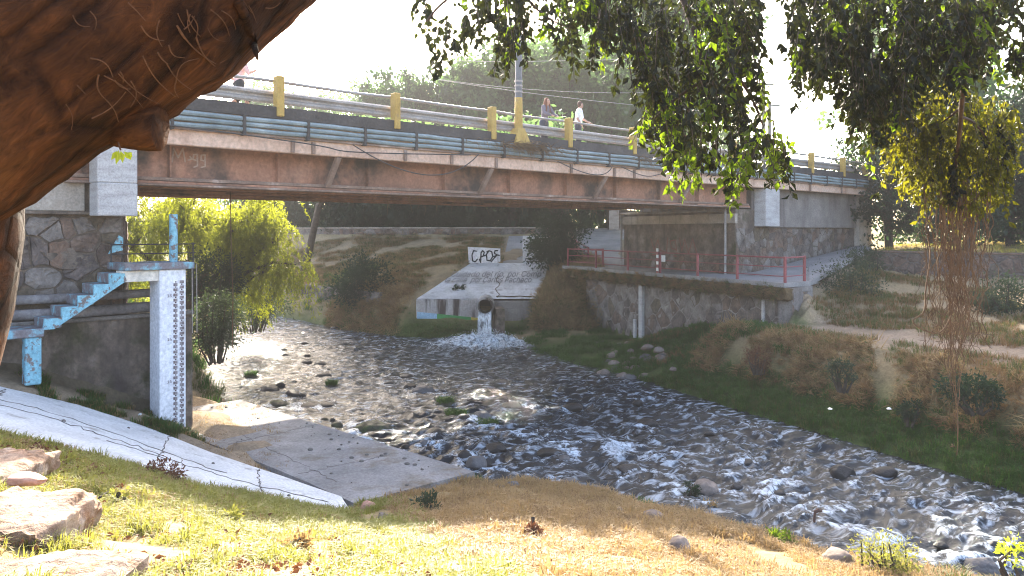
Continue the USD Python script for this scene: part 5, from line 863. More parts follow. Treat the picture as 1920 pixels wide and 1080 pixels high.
person("person with long auburn hair and a dark checked shirt leaning on the bridge rail", bf(12.95, -.72, DZ), fa_n + .1, 1.66, J, [("shirt", "shirt_check", torso + slv + slv2, .014), ("trousers", "cloth_navy", trs + trs2, .012), ("shoe", "cloth_black", shoe, .012), ("shoe", "cloth_black", shoe2, .012)], "hair_auburn", True)
J = stand(.06, ell=(-.25, .10, 1.15), elr=(.27, .0, 1.14), wrl=(-.22, .30, 1.02), wrr=(.28, .14, .92), pal=(-.20, .37, 1.0), par=(.28, .18, .85), nose=(-.07, .15, 1.57), chin=(-.04, .12, 1.50))
person("person in a white shirt with short brown hair standing at the bridge rail", bf(14.62, -.72, DZ), fa_n + .55, 1.74, J, [("shirt", "shirt_white", torso + slv, .016), ("trousers", "cloth_navy", trs + trs2, .012), ("shoe", "cloth_black", shoe, .012), ("shoe", "cloth_black", shoe2, .012)], "hair_brown", False)
J = stand(.05, knl=(-.10, .28, .56), anl=(-.10, .16, .14), tol=(-.11, .28, .07), knr=(.10, -.10, .50), anr=(.10, -.40, .22), tor=(.10, -.42, .10), ell=(-.24, -.16, 1.14), wrl=(-.20, .02, .98), pal=(-.18, .08, .97), elr=(.24, .12, 1.14), wrr=(.16, .30, 1.22), par=(.14, .36, 1.26))
person("person in black shorts and pale pink top walking across the bridge beside the thick limb", bf(2.62, -.85, DZ - .05), math.atan2(B[1], B[0]) - math.pi / 2, 1.68, J, [("shirt", "cloth_pink", torso + slv, .014), ("shorts", "cloth_black", trs[:2] + [("hipl", .1, "knl", .075), ("hipr", .1, "knr", .075)], .012), ("shoe", "plate_white", shoe, .012), ("shoe", "plate_white", shoe2, .012)], "hair_brown", False)
# ---------------------------------------------------------------- trees
def far_tree(name, label, base, h, rad, lobes, nleaf, L, leafm, seed, trunk_r=.28, cat="tree", group=None, clear=.32, jit=.33):
    rs = np.random.default_rng(seed); base = np.asarray(base, float); t = thing(name, label, cat, base, group)
    top = base + [rs.normal() * .4, rs.normal() * .4, h * .8]; mid = (base + top) / 2 + [rs.normal() * .3, rs.normal() * .3, 0]
    tr = [tube([base - [0, 0, .4], base + (mid - base) * .5, mid, top], [trunk_r * 1.25, trunk_r, trunk_r * .7, trunk_r * .15], 8)]; cs = []
    for q in range(lobes):
        a = q * 2.4 + rs.random(); zz = clear + (1 - clear) * (q + .5) / lobes; pr = math.sin(math.pi * min(1, max(.06, (zz - clear * .6) / (1.06 - clear * .6)))) ** .65
        c = base + [math.cos(a) * rad * pr * rs.uniform(.35, .85), math.sin(a) * rad * pr * rs.uniform(.35, .85), h * zz]; cs.append((c, rad * rs.uniform(.28, .46)))
        s0 = base + (top - base) * min(.9, zz * .72); tr.append(tube([s0, (s0 + c) / 2 - [0, 0, .05 * h], c], [trunk_r * .4, trunk_r * .25, trunk_r * .08], 5, False))
    part(t, "trunk", cat_(tr), "bark_dark", smooth=50); P, A = [], []
    for c, r in cs:
        m = nleaf // lobes; sub = c + rs.normal(size=(max(3, m // 26), 3)) * r * .55 * [1, 1, .8]; k = rs.integers(0, len(sub), m)
        P.append(sub[k] + rs.normal(size=(m, 3)) * r * jit * .62); A.append(np.tile([0, 0, -.5], (m, 1)))
    P = np.vstack(P); part(t, "crown", quads(P, L * rs.uniform(.6, 1.3, len(P)), L * .62 * rs.uniform(.6, 1.2, len(P)), rs, np.vstack(A)), leafm); return t
def smooth_path(p, n=40):
    from scipy.interpolate import CubicSpline
    p = np.array(p, float); d = np.r_[0, np.cumsum(np.linalg.norm(np.diff(p, axis=0), axis=1))]; return CubicSpline(d, p)(np.linspace(0, d[-1], n))
def bush(name, label, c, r, nleaf, L, leafm, seed, stems=9, droop=.2, sub=40, group=None):
    rs = np.random.default_rng(seed); c = np.asarray(c, float); r = np.asarray(r, float); b = c - [0, 0, r[2]]; t = thing(name, label, "bush", b, group); ss, cl = [], []
    for q in range(sub):
        d = rs.normal(size=3); d /= np.linalg.norm(d); d[2] = d[2] if d[2] > 0 else d[2] * .8; p = c + d * r * rs.uniform(.45, .95); cl.append(p)
        if q < stems: ss.append(tube([b + [(p[0] - c[0]) * .35, (p[1] - c[1]) * .35, -.15], (b + p) / 2 + (p - c) * [.2, .2, 0] + rs.normal(size=3) * .08, p], [.035, .022, .008], 5, False))
    part(t, "stem", cat_(ss), "bark_dark"); cl = np.array(cl); k = rs.integers(0, sub, nleaf); P = cl[k] + rs.normal(size=(nleaf, 3)) * r.mean() * .17
    ax = (P - c) / r + rs.normal(size=P.shape) * .6 - [0, 0, droop]; ax /= np.linalg.norm(ax, axis=1, keepdims=True)
    part(t, "foliage", leaves(P, ax, L * rs.uniform(.6, 1.3, nleaf), L * .45 * rs.uniform(.7, 1.2, nleaf), rs), leafm); return t
# willow-like tree on the near side bank, behind the bridge
def willow(label, base, seed):
    rs = np.random.default_rng(seed); base = np.array(base, float); t = thing("willow_tree", label, "tree", base); tr, tips = [], []
    fork = base + [.25, .1, 1.25]; tr.append(tube([base - [0, 0, .5], base + [.06, 0, .5], fork], [.27, .22, .19], 9))
    for q, (dx, dy, dz) in enumerate([(3.6, .2, 2.6), (2.2, 1.2, 3.6), (-1.6, .6, 3.8), (-2.8, -.4, 2.6), (.6, -1.2, 4.0), (4.4, -.6, 1.6), (1.4, 2.4, 3.2), (-.6, 2.2, 3.4), (-3.4, 1.2, 1.6), (3.0, -1.4, 3.4)]):
        e = fork + [dx, dy, dz]; m = fork + np.array([dx, dy, dz]) * .5 + [0, 0, .35 + .2 * rs.random()]; p = np.array([fork, fork * .75 + m * .25 + rs.normal(size=3) * .06, m, m * .4 + e * .6 + [0, 0, .25], e]); tr.append(tube(p, [.14, .12, .085, .05, .02], 7))
        for k in range(16): w = rs.uniform(.45, 1.0); tips.append((m * (1 - w) + e * w + [0, 0, .15] + rs.normal(size=3) * .35, w))
        for k in range(4):
            w = rs.uniform(.3, .9); a = m * (1 - w) + e * w; b2 = a + rs.normal(size=3) * [.9, .9, .5] + [0, 0, .3]; tr.append(tube([a, (a + b2) / 2 + [0, 0, .12], b2], [.04, .03, .012], 5, False)); tips += [(b2 + rs.normal(size=3) * .3, .9) for _ in range(6)]
    part(t, "trunk", cat_(tr), "bark_dark", smooth=50); P, A = [], []
    for p, w in tips:
        for s in range(5):
            d = np.array([rs.normal() * .5, rs.normal() * .5, rs.uniform(-.1, .4)]); L = rs.uniform(.7, 2.0); n = int(L * 34); u = np.linspace(0, 1, n)[:, None]
            q = p + rs.normal(size=3) * .15 + d * L * .55 * u - EZ * (L * .85) * u ** 1.9; q += rs.normal(size=q.shape) * .035; P.append(q); A.append(d * .5 - EZ * (1.6 * u) + rs.normal(size=q.shape) * .55)
    P, A = np.vstack(P), np.vstack(A); ok = P[:, 2] > .35; P, A = P[ok], A[ok]; A /= np.linalg.norm(A, axis=1, keepdims=True)
    part(t, "crown", quads(P, rs.uniform(.09, .19, len(P)), rs.uniform(.026, .05, len(P)), rs, A * 2.2, .6), "leaf_willow"); return t
wb = pd(338, 505, 32.0); willow("sunlit yellow-green willow drooping over the water beneath the bridge", (wb[0], 32.0, float(gz(wb[0], 32.0))), 4)
# dark and hazy trees behind
proto = {}
spec = [ # px x, top y, distance, width factor, kind, label
 (880, 128, 61, 1.0, 0, "tall leafy tree behind the bridge, at the sky edge of the grove"), (960, 85, 60.5, 1.1, 1, "tallest leafy tree of the grove, behind the lamp post"), (1060, 74, 59.5, 1.15, 0, "broad leafy tree behind the two people on the bridge"),
 (1150, 82, 59, 1.1, 1, "leafy tree of the grove partly hidden by the hanging foliage"), (800, 158, 66, 1.0, 1, "hazy lower tree stepping down from the grove toward the open sky"), (690, 170, 96, 1.0, 0, "faint hazy tree in the open sky between the yellow posts"),
 (590, 185, 100, .9, 1, "faint hazy tree low behind the guard rail"), (480, 178, 92, .9, 0, "pale hazy tree showing beside the thick limb above the bridge"), (1240, 60, 60, 1.0, 0, "grove tree behind the long hanging branch"), (1330, 190, 90, 1.0, 1, "low grove tree seen in gaps of the hanging branch"),
 (745, 172, 62, .9, 0, "bright green hazy tree above the guard rail")]
for q, (x, ty, d, wf, kd, lab) in enumerate(spec):
    p = pd(x, ty, d); g = float(gz(p[0], d)); h = p[2] - g; X = p[0]
    if kd not in proto: proto[kd] = (far_tree("grove_tree", lab, (X, d, g), 16.0, 5.0, 26, 11500, .40, "leaf_far", 60 + kd, .34, clear=.22), X, d, g); src = stage.GetPrimAtPath(proto[kd][0]); UsdGeom.Xformable(src).AddScaleOp(opSuffix="size").Set(Gf.Vec3f(wf * h / 16, wf * h / 16, h / 16))
    else: copy_of(proto[kd][0], "grove_tree", lab, (X, d, g), q * 77, (wf * h / 16, wf * h / 16, h / 16))
first = None
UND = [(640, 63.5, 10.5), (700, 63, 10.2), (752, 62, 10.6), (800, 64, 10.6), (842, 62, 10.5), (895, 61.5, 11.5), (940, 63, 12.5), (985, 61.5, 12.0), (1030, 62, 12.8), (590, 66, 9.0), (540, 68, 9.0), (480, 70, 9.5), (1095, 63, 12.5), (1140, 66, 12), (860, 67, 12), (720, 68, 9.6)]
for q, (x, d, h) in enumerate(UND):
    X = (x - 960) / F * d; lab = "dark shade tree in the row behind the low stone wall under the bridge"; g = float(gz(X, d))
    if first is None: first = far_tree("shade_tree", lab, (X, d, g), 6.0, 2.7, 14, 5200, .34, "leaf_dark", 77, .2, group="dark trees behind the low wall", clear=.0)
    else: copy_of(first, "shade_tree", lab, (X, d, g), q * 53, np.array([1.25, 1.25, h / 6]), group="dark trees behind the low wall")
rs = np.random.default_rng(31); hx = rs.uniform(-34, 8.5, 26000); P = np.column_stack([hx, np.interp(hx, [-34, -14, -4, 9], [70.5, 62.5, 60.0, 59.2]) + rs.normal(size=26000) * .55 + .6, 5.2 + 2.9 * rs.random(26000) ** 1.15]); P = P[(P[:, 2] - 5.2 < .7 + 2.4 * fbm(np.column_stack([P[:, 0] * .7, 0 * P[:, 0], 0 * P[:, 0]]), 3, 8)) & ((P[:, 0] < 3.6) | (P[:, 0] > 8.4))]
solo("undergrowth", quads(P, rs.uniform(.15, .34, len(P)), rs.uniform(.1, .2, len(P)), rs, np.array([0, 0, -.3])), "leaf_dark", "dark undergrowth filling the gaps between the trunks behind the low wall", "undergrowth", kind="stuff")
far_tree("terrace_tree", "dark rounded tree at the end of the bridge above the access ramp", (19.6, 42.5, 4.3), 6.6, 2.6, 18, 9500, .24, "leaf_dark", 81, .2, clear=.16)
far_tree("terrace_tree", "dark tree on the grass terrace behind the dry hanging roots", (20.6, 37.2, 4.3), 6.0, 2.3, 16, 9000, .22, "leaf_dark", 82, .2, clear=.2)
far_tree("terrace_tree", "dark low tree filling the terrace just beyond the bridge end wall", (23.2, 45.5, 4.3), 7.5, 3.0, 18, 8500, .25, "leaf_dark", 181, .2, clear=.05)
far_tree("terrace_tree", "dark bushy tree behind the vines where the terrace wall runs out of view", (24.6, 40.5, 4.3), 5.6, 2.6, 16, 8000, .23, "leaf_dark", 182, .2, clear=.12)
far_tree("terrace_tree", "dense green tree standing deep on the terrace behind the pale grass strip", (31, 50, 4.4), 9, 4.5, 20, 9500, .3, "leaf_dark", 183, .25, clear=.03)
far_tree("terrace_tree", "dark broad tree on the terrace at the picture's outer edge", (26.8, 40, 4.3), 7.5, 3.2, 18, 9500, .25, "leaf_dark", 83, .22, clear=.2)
# tall trees farther along the terrace that shade the river
far_tree("tall_tree", "tall dense tree rising past the bridge end behind the hanging foliage", (9.6, 51.0, 5.2), 23.0, 5.2, 34, 15000, .5, "leaf_far", 84, .45, clear=.3)
far_tree("tall_tree", "tall dense tree behind the foliage beside the sky gap", (25.0, 50.0, 4.6), 24.0, 5.8, 34, 15000, .5, "leaf_far", 85, .45, clear=.3)
# bushes
b_ = lambda x, y, d: pd(x, y, d)
bush("river_bush", "round dark green bush overhanging dry straw upstream of the outfall", b_(686, 536, 44.5), (1.75, 1.5, 1.5), 3600, .20, "leaf_dark", 21, 14, .1, 60)
bush("dense_bush", "dense dark green bush between the white panel and the walkway", b_(1040, 450, 45.2), (1.65, 1.5, 2.0), 6500, .18, "leaf_dark", 22, 14, .1, 90)
bush("slope_bush", "grey-green bush with dry stems below the access ramp", b_(1595, 555, 31), (1.35, 1.3, 1.5), 4200, .11, "leaf_grey", 23, 30, .0, 70)
bush("slope_bush", "low grey-green bush clinging along the ramp edge", b_(1625, 490, 36), (1.0, 1.0, .6), 2200, .10, "leaf_grey", 24, 16, .0, 40)
bush("waterside_bush", "grey-green bush hanging over the water behind the gauge pillar", b_(405, 605, 25), (.75, 1.1, 1.1), 4200, .11, "leaf_grey", 25, 16, .4, 60)
bush("waterside_bush", "dark green undergrowth below the willow at the waterline", b_(475, 560, 36), (1.7, 1.5, 1.3), 4200, .15, "leaf_grey", 26, 16, .3, 60)
bush("waterside_bush", "deep green shrub between the willow and the gauge landing", b_(400, 520, 30), (1.2, 1.0, 1.0), 3600, .13, "leaf_dark", 27, 16, .2, 60)
bush("apron_plant", "small dark plant growing out of the white apron", b_(861, 541, 42.5), (.26, .26, .30), 240, .13, "leaf_dark", 28, 6, 0, 12)
bush("bank_weed", "reddish weed clump in the sunlit grass by the concrete ramp", px(308, 893, 2.05), (.26, .22, .2), 700, .06, "leaf_litter", 29, 14, 0, 30)
bush("water_weed", "green weed tuft at the water's edge among yellow grass", px(1458, 1022, .55), (.28, .24, .2), 700, .07, "leaf_bright", 30, 10, 0, 26)
bush("water_weed", "small green tuft at the foot of the brown rounded boulder", px(1296, 920, .12), (.20, .18, .18), 420, .06, "leaf_dark", 31, 8, 0, 20)
bush("yellow_weed", "tall yellow-leaved weeds standing in front of the river", px(1655, 1050, 1.0), (.42, .3, .32), 1100, .055, "blade_lit", 32, 24, -.2, 40)
sp = px(1896, 1075, 1.3); bush("bright_sprig", "single bright green sprig beside the big smooth grey boulder", sp + [0, 0, .22], (.12, .12, .26), 130, .065, "leaf_lime", 33, 3, -.2, 12)
bush("cliff_shrub", "small olive shrub on the cut bank just before the bare gully", b_(1580, 700, 21.0), (.42, .36, .34), 900, .075, "leaf_grey", 36, 10, 0, 24)
bush("cliff_shrub", "rusty dead shrub hanging from the cut bank beyond the pale angular rock", b_(1420, 672, 24.8), (.45, .36, .34), 800, .075, "leaf_litter", 37, 14, .2, 24)
bush("cliff_shrub", "low green shrub at the foot of the cut bank beside the bare gully", b_(1705, 770, 19.6), (.38, .34, .24), 800, .07, "leaf_dark", 38, 8, 0, 22)
bush("bank_shrub", "dark shrub mass on the stony slope beyond the dry roots", b_(1880, 560, 27), (1.3, 1.0, .7), 2600, .12, "leaf_grey", 34, 14, 0, 40)
bush("bank_shrub", "green creeper patch on the slope under the dry roots", b_(1830, 735, 18.2), (.8, .5, .35), 1800, .09, "leaf_dark", 35, 10, 0, 30)
for q, (x, y, w, lab) in enumerate(((622, 719, 26, "small green grass tuft standing in the sparkling shallows"), (470, 702, 26, "green grass tuft in the shallows near the willow"), (836, 752, 40, "green mossy tuft at the upstream end of the midstream shoal"), (856, 776, 50, "green moss cushion along the middle of the midstream shoal"), (915, 795, 54, "olive moss patch at the downstream end of the midstream shoal"))):
    b = px(x, y + 3, .0); r = w * b[1] / F / 2; tt = thing("river_tuft", lab, "grass tuft", b); part(tt, "mound", rock(b - [0, 0, .05], (r, r * .8, .12), 900 + q, 2), "moss_stone", smooth=True); rs = np.random.default_rng(q)
    bl = [np.array(VF(clump(16, .06, .2, .8, 40 + i))[0]) + b + [r * .8 * math.cos(i * 2.4) * math.sqrt(i / 24), r * .7 * math.sin(i * 2.4) * math.sqrt(i / 24), .03] for i in range(24)]; fb = VF(clump(16, .06, .2, .8, 0))[1]
    part(tt, "blades", cat_([(v, fb) for v in bl]), "blade_green")
# trees added to shade the upstream river, canopies behind the line of the girder
def spreading(label, base, fork, xr, yr, seed, n=30):
    rs = np.random.default_rng(seed); base, fork = np.array(base), np.array(fork); t = thing("spreading_tree", label, "tree", base); tr = [tube([base - [0, 0, .5], base * .65 + fork * .35 + [.12, 0, 0], fork], [.30, .25, .2], 8)]; P = []
    for q in range(n):
        e = np.array([rs.uniform(*xr), rs.uniform(*yr), rs.uniform(8.5, 10.3)]); m_ = (fork + e) / 2 + [0, 0, .6]; tr.append(tube(smooth_path([fork, m_, e], 8), np.linspace(.10, .02, 8), 5, False)); k = rs.normal(size=(12, 3)) * [1.0, .9, .42] + e
        P.append(k[rs.integers(0, 12, 330)] + rs.normal(size=(330, 3)) * [.42, .42, .26])
    P = np.vstack(P); P = P[P[:, 2] > 7.45 + (P[:, 1] - 43) * .045 - .9 * (rs.random(len(P)) < .012)]
    part(t, "trunk", cat_(tr), "bark_dark", smooth=50); part(t, "crown", quads(P, .34 * rs.uniform(.6, 1.3, len(P)), .2 * rs.uniform(.6, 1.2, len(P)), rs, np.array([0, 0, -.4])), "leaf_far")
spreading("added spreading tree behind the dense bush, its canopy shading the river behind the bridge girder", (3.3, 47.0, 3.6), (2.2, 45.8, 6.6), (-8.2, 3.4), (38.5, 47.5), 41)
spreading("added spreading tree on the bank beyond the willow, its hidden canopy shading the upstream water", (-14.0, 54.6, 2.5), (-12.2, 51.8, 6.9), (-10.2, -4.0), (42.5, 51.5), 43, 36)
# ---------------------------------------------------------------- grasses
for q, (x, y, s, mt, lab) in enumerate(((430, 985, .13, "blade_lit", "leafy weed rosette in the sunlit grass below the ramp"), (215, 945, .11, "blade_lit", "yellowish weed beside the big pale rock block"), (560, 1045, .14, "blade_dry", "ochre weed clump among the straw near the bottom edge"), (1330, 965, .18, "blade_dry", "dry yellow weed on the crest of the near bank"), (800, 960, .18, "leaf_grey", "thin grey-green weed in the shaded straw by the platform corner"), (1000, 1010, .13, "leaf_litter", "small rusty weed in the straw in mid bank"), (1560, 990, .16, "leaf_grey", "grey-green weed at the bank edge above the bent post"))):
    b = px(x, y, 1.5)
    for _ in range(8): b = px(x, y, float(gz(b[0], b[1])))
    bush("low_weed", lab, b + [0, 0, s * .6], (s, s, s * .8), 260, s * .45, mt, 400 + q, 8, -.1, 18)
rs = np.random.default_rng(2)
def scatter(n, xr, yr, ok):
    x, y = rs.uniform(*xr, n), rs.uniform(*yr, n); k = ok(x, y); x, y = x[k], y[k]; return np.column_stack([x, y, gz(x, y)])
def out_of_hard(x, y): return ~(inside(RAMP_POLY.buffer(.02), x, y) | inside(PLAT_POLY.buffer(.05), x, y) | inside(CHANNEL.buffer(.05), x, y))
def pn(x, y, s, sd): return fbm(np.stack([x * s, y * s, 0 * x], -1), 3, sd)
def grass(name, pos, protos, mats, label, smin=.6, smax=1.3, idx=None, tilt=None, cat="grass"):
    n = len(pos); return instancer(name, protos, mats, pos, rs.random(n) * 6.283, rs.uniform(smin, smax, n) if smin is not None else smax * rs.uniform(.6, 1.25, n), label, cat, idx, tilt)
inview = lambda x, y: np.abs(x) < .72 * (y + 1.2)
foot = lambda x, y: (x < -3.0 + .55 * (y - 6)) & (y < 12.5)
P = scatter(36000, (-8, 2.6), (3.2, 13), lambda x, y: out_of_hard(x, y) & inview(x, y) & (x < -.4 + .25 * (8 - y)) & (pn(x, y, 1.1, 5) + .3 * (pn(x, y, 4, 55) - .5) > .33))
lit = [clump(26, .12, .09, 1.3, 1), clump(28, .14, .065, 1.7, 2), clump(20, .08, .13, .9, 3), clump(26, .14, .06, 1.9, 4)]
grass("sunlit_grass", P, lit, ["blade_lit", "blade_lit", "blade_lit", "blade_dry"], "sunlit yellow-green grass below the concrete ramp", .5, 1.15)
P = scatter(26000, (-3.5, 9), (5, 16.5), lambda x, y: out_of_hard(x, y) & inview(x, y) & (x > -.7 + .25 * (8 - y)) & (pn(x, y, .9, 6) + .3 * (pn(x, y, 3.5, 56) - .5) > .40))
dry = [clump(26, .14, .10, 1.5, 5), clump(30, .16, .07, 1.9, 6), clump(20, .09, .16, 1.0, 7), clump(24, .13, .10, 1.5, 8)]
grass("straw_grass", P, dry, ["blade_dry", "blade_dry", "blade_dry", "blade_brown"], "matted straw-coloured dry grass on the near bank", .5, 1.15)
P = scatter(9000, (-3.5, 9), (10, 17), lambda x, y: ~inside(CHANNEL.buffer(-.15), x, y) & inside(CHANNEL.buffer(.75), x, y) & ~inside(PLAT_POLY.buffer(.05), x, y) & (pn(x, y, 1.3, 9) > .45))
grass("waterside_grass", P, [clump(22, .1, .13, .9, 9), clump(22, .12, .09, 1.2, 10)], ["blade_green", "blade_green"], "green grass fringe at the water's edge of the near bank", .5, 1.1)
n = 3000; P = scatter(16000, (-7, 3), (3.5, 11), lambda x, y: out_of_hard(x, y) & (pn(x, y, 1.4, 12) > .46)); L_ = rs.uniform(.03, .075, len(P)); ax = rs.normal(size=(len(P), 3)) * [1, 1, .25]; ax /= np.linalg.norm(ax, axis=1, keepdims=True)
solo("fallen_leaves", leaves(P + [0, 0, .035], ax, L_, L_ * .55, rs, .2), "leaf_litter", "brown fallen leaves scattered through the sunlit grass", "leaves", kind="stuff")
P = scatter(900, (-8.5, -3.5), (13, 21), lambda x, y: inside(Polygon(PLAT).buffer(1.2), x, y) & (pn(x, y, .9, 15) > .52) & (x < -3.8 - .35 * (y - 14))); P[:, 2] = np.maximum(P[:, 2], np.where(inside(PLAT_POLY, P[:, 0], P[:, 1]), .80, -9)) + .01
grass("straw_litter", P, [clump(16, .14, .05, 2.2, 11), clump(14, .16, .04, 2.6, 12)], ["blade_dry", "blade_brown"], "flattened straw and dirt drifted over the platform by the gauge pillar", .4, .9)
P = scatter(5000, (-9.5, -6.4), (15, 18.5), lambda x, y: out_of_hard(x, y) & ((x - P0[0]) * N[0] + (y - P0[1]) * N[1] > -.5) & (pn(x, y, 1.5, 16) > .50))
grass("wall_foot_grass", P, [clump(20, .08, .16, .9, 13), clump(20, .10, .12, 1.2, 14), clump(20, .08, .2, .8, 113)], ["blade_olive", "blade_dry", "blade_green"], "olive grass at the foot of the low wall and gauge pillar", .5, 1.1)
# far bank: green fringe, olive tops, brown hanging grass on the cliff
def near_line(pl, lo, hi):
    ls = LineString(pl); return lambda x, y: (lambda d: (d > lo) & (d < hi))(shapely.distance(ls, shapely.points(x, y)))
drl = dr[1:]
P = scatter(60000, (3, 30), (3, 30), lambda x, y: ~inside(CHANNEL.buffer(.05), x, y) & near_line(drl, 0, 1.5)(x, y) & inview(x, y - 1))
grass("green_bank_grass", P, [clump(24, .14, .22, .9, 15), clump(26, .16, .15, 1.1, 16), clump(20, .12, .2, 1.0, 17)], ["blade_green", "blade_green", "blade_olive"], "bright green grass along the far waterline below the cliff of dry grass", .5, 1.2, idx=(rs.random(len(P)) ** 1.6 * 3).astype(int))
cl_ok = lambda x, y: ~inside(CHANNEL, x, y) & near_line(drl, 1.25, 2.8)(x, y) & (x > .212 * y) & ~((x > .442 * y) & (x < .470 * y)) & (pn(x, y, .8, 61) > .36)
P = scatter(80000, (3, 30), (3, 30), lambda x, y: cl_ok(x, y) & inview(x, y - 1)); a = np.arctan2(-RP[1], -RP[0]) + rs.normal(size=len(P)) * .5
grass("cliff_grass", P, [clump(24, .16, .45, .8, 18, .15), clump(24, .18, .36, 1.1, 19, .2), clump(22, .16, .3, .9, 20, .1)], ["blade_brown", "blade_dry", "blade_olive"], "long brown grass hanging down the cut bank across the river", None, .42 + 1.3 * np.clip(pn(P[:, 0], P[:, 1], 1.6, 71) - .3, 0, .5), tilt=(a, rs.uniform(.6, 1.9, len(P))), idx=(rs.random(len(P)) ** 1.3 * 3).astype(int))
P = scatter(45000, (5, 38), (5, 40), lambda x, y: ~inside(CHANNEL, x, y) & ~near_line(drl, 0, 2.3)(x, y) & near_line(drl, 2.3, 14)(x, y) & inview(x, y) & ~near_line(drl, 4.0, 5.4)(x, y) & (pn(x, y, .6, 18) > .42) & ~inside(Polygon([p[:2] for p in wk]).buffer(.2), x, y) & ~inside(Polygon(rmp[:, :2]).buffer(.25), x, y))
grass("slope_grass", P, [clump(24, .18, .2, 1.0, 21), clump(26, .2, .13, 1.3, 22), clump(22, .16, .2, .9, 23)], ["blade_olive", "blade_brown", "blade_brown"], "patchy olive and brown grass around the dirt path across the river", .5, 1.2)
P = scatter(6000, (-.5, 8.6), (27, 43), lambda x, y: ~inside(CHANNEL.buffer(.05), x, y) & (x < np.interp(y, [28, 41.3], [10, 3.9]) - .1) & (y < 41) & (pn(x, y, 1.0, 19) > .46))
grass("rubble_weeds", P, [clump(22, .16, .24, 1.0, 24), clump(22, .18, .16, 1.2, 25)], ["blade_green", "blade_green"], "green weeds among the rubble below the retaining wall", .6, 1.3)
P = scatter(9000, (.3, 4.6), (39, 46), lambda x, y: (gz(x, y) > .45) & (x > 1.15 + .30 * np.maximum(0, y - 40.9)) & ((y > 40.9) | (x > .6))); a = np.full(len(P), -1.7) + rs.normal(size=len(P)) * .5
grass("mound_grass", P, [clump(26, .2, .5, .9, 26, .2), clump(26, .2, .4, 1.1, 27, .2), clump(22, .2, .4, 1.0, 226, .2)], ["blade_brown", "blade_dry", "blade_olive"], "thick curtain of long brown grass hanging between the outfall and the retaining wall", .6, 1.2, tilt=(a, rs.uniform(.5, 1.7, len(P))))
P = scatter(1400, (-10.2, -4.8), (40.5, 46), lambda x, y: ~inside(CHANNEL, x, y) & near_line([(-6.2, 41.9), (-9.4, 45.3)], 0, 1.1)(x, y)); a = np.full(len(P), -1.9) + rs.normal(size=len(P)) * .4
grass("straw_fringe", P, [clump(24, .2, .42, .9, 28, .2), clump(24, .22, .32, 1.1, 29, .2)], ["blade_brown", "blade_dry"], "straw fringe hanging over the bank under the round dark bush", .6, 1.2, tilt=(a, rs.uniform(.5, 1.6, len(P))))
P = scatter(5000, (-9.5, -1.5), (38.5, 46), lambda x, y: ~inside(CHANNEL.buffer(-.1), x, y) & inside(CHANNEL.buffer(2.0), x, y) & (y < 40.95 + np.maximum(0, -5 - x)))
grass("outfall_grass", P, [clump(22, .18, .22, 1.0, 30), clump(24, .2, .15, 1.2, 31)], ["blade_green", "blade_olive"], "green grass bank below the painted bands beside the outfall", .35, .75)
P = scatter(16000, (-22, 1.5), (42, 60), lambda x, y: ~inside(CHANNEL.buffer(.8), x, y) & (y < 57 - .3 * np.minimum(x, 0)) & (pn(x, y, .5, 22) > .40) & ~((y > 41) & (y < 46.8) & (x > -4.95 + (y - 41.2) * .45) & (x < 2.3)) & ~((y >= 46.6) & (x > -.7) & (x < 1.0)))
grass("far_slope_grass", P, [clump(26, .25, .18, 1.5, 32), clump(24, .28, .13, 1.9, 33), clump(24, .25, .2, 1.3, 34)], ["blade_brown", "blade_dry", "blade_olive"], "short dry grass covering the slope below the far stone wall", .6, 1.3)
P = scatter(3000, (14, 40), (36, 60), lambda x, y: (gz(x, y) > 4.0) & (y < 60) & inview(x, y) & ~inside(Polygon(rmp[:, :2]).buffer(.3), x, y) & ((x - P0[0]) * N[0] + (y - P0[1]) * N[1] > .2))
grass("terrace_grass", P, [clump(26, .25, .2, 1.3, 35), clump(24, .28, .15, 1.5, 36)], ["blade_lit", "blade_dry"], "light grass on the terrace above the brown stone wall", .6, 1.3)
P = scatter(3500, (-20, -8), (21, 50), lambda x, y: ~inside(CHANNEL.buffer(.05), x, y) & (x > -20) & (pn(x, y, .7, 25) > .4) & ((x - P0[0]) * N[0] + (y - P0[1]) * N[1] < -1) )
grass("willow_undergrowth", P, [clump(26, .2, .4, .9, 37), clump(24, .2, .3, 1.2, 38)], ["blade_green", "blade_olive"], "undergrowth on the bank beneath the willow", .6, 1.3)

tq = rs.uniform(-4.8, 10.8, 420); P = np.array([wallpt(t, .22 + .14 * rs.random()) for t in tq]); P[:, 2] = WZ - .18 - .35 * rs.random(len(P)); a = np.arctan2(-RP[1], -RP[0]) + rs.normal(size=len(P)) * .6
grass("lip_grass", P, [clump(22, .12, .32, .9, 51, .2), clump(22, .14, .24, 1.1, 52, .2)], ["blade_brown", "blade_olive"], "dry moss and grass fringe along the walkway's overhanging edge", .5, 1.1, tilt=(a, rs.uniform(.8, 2.0, len(P))))

P = scatter(5200, (4.5, 12), (22, 31), lambda x, y: ~inside(CHANNEL, x, y) & near_line(drl, 1.9, 3.6)(x, y) & (x > .205 * y) & (x < .37 * y) & (pn(x, y, .8, 63) > .40))
grass("bank_top_grass", P, [clump(24, .16, .2, 1.0, 61), clump(24, .18, .15, 1.2, 62)], ["blade_green", "blade_green"], "green grass on the brow of the cut bank beside the retaining wall", .6, 1.2)
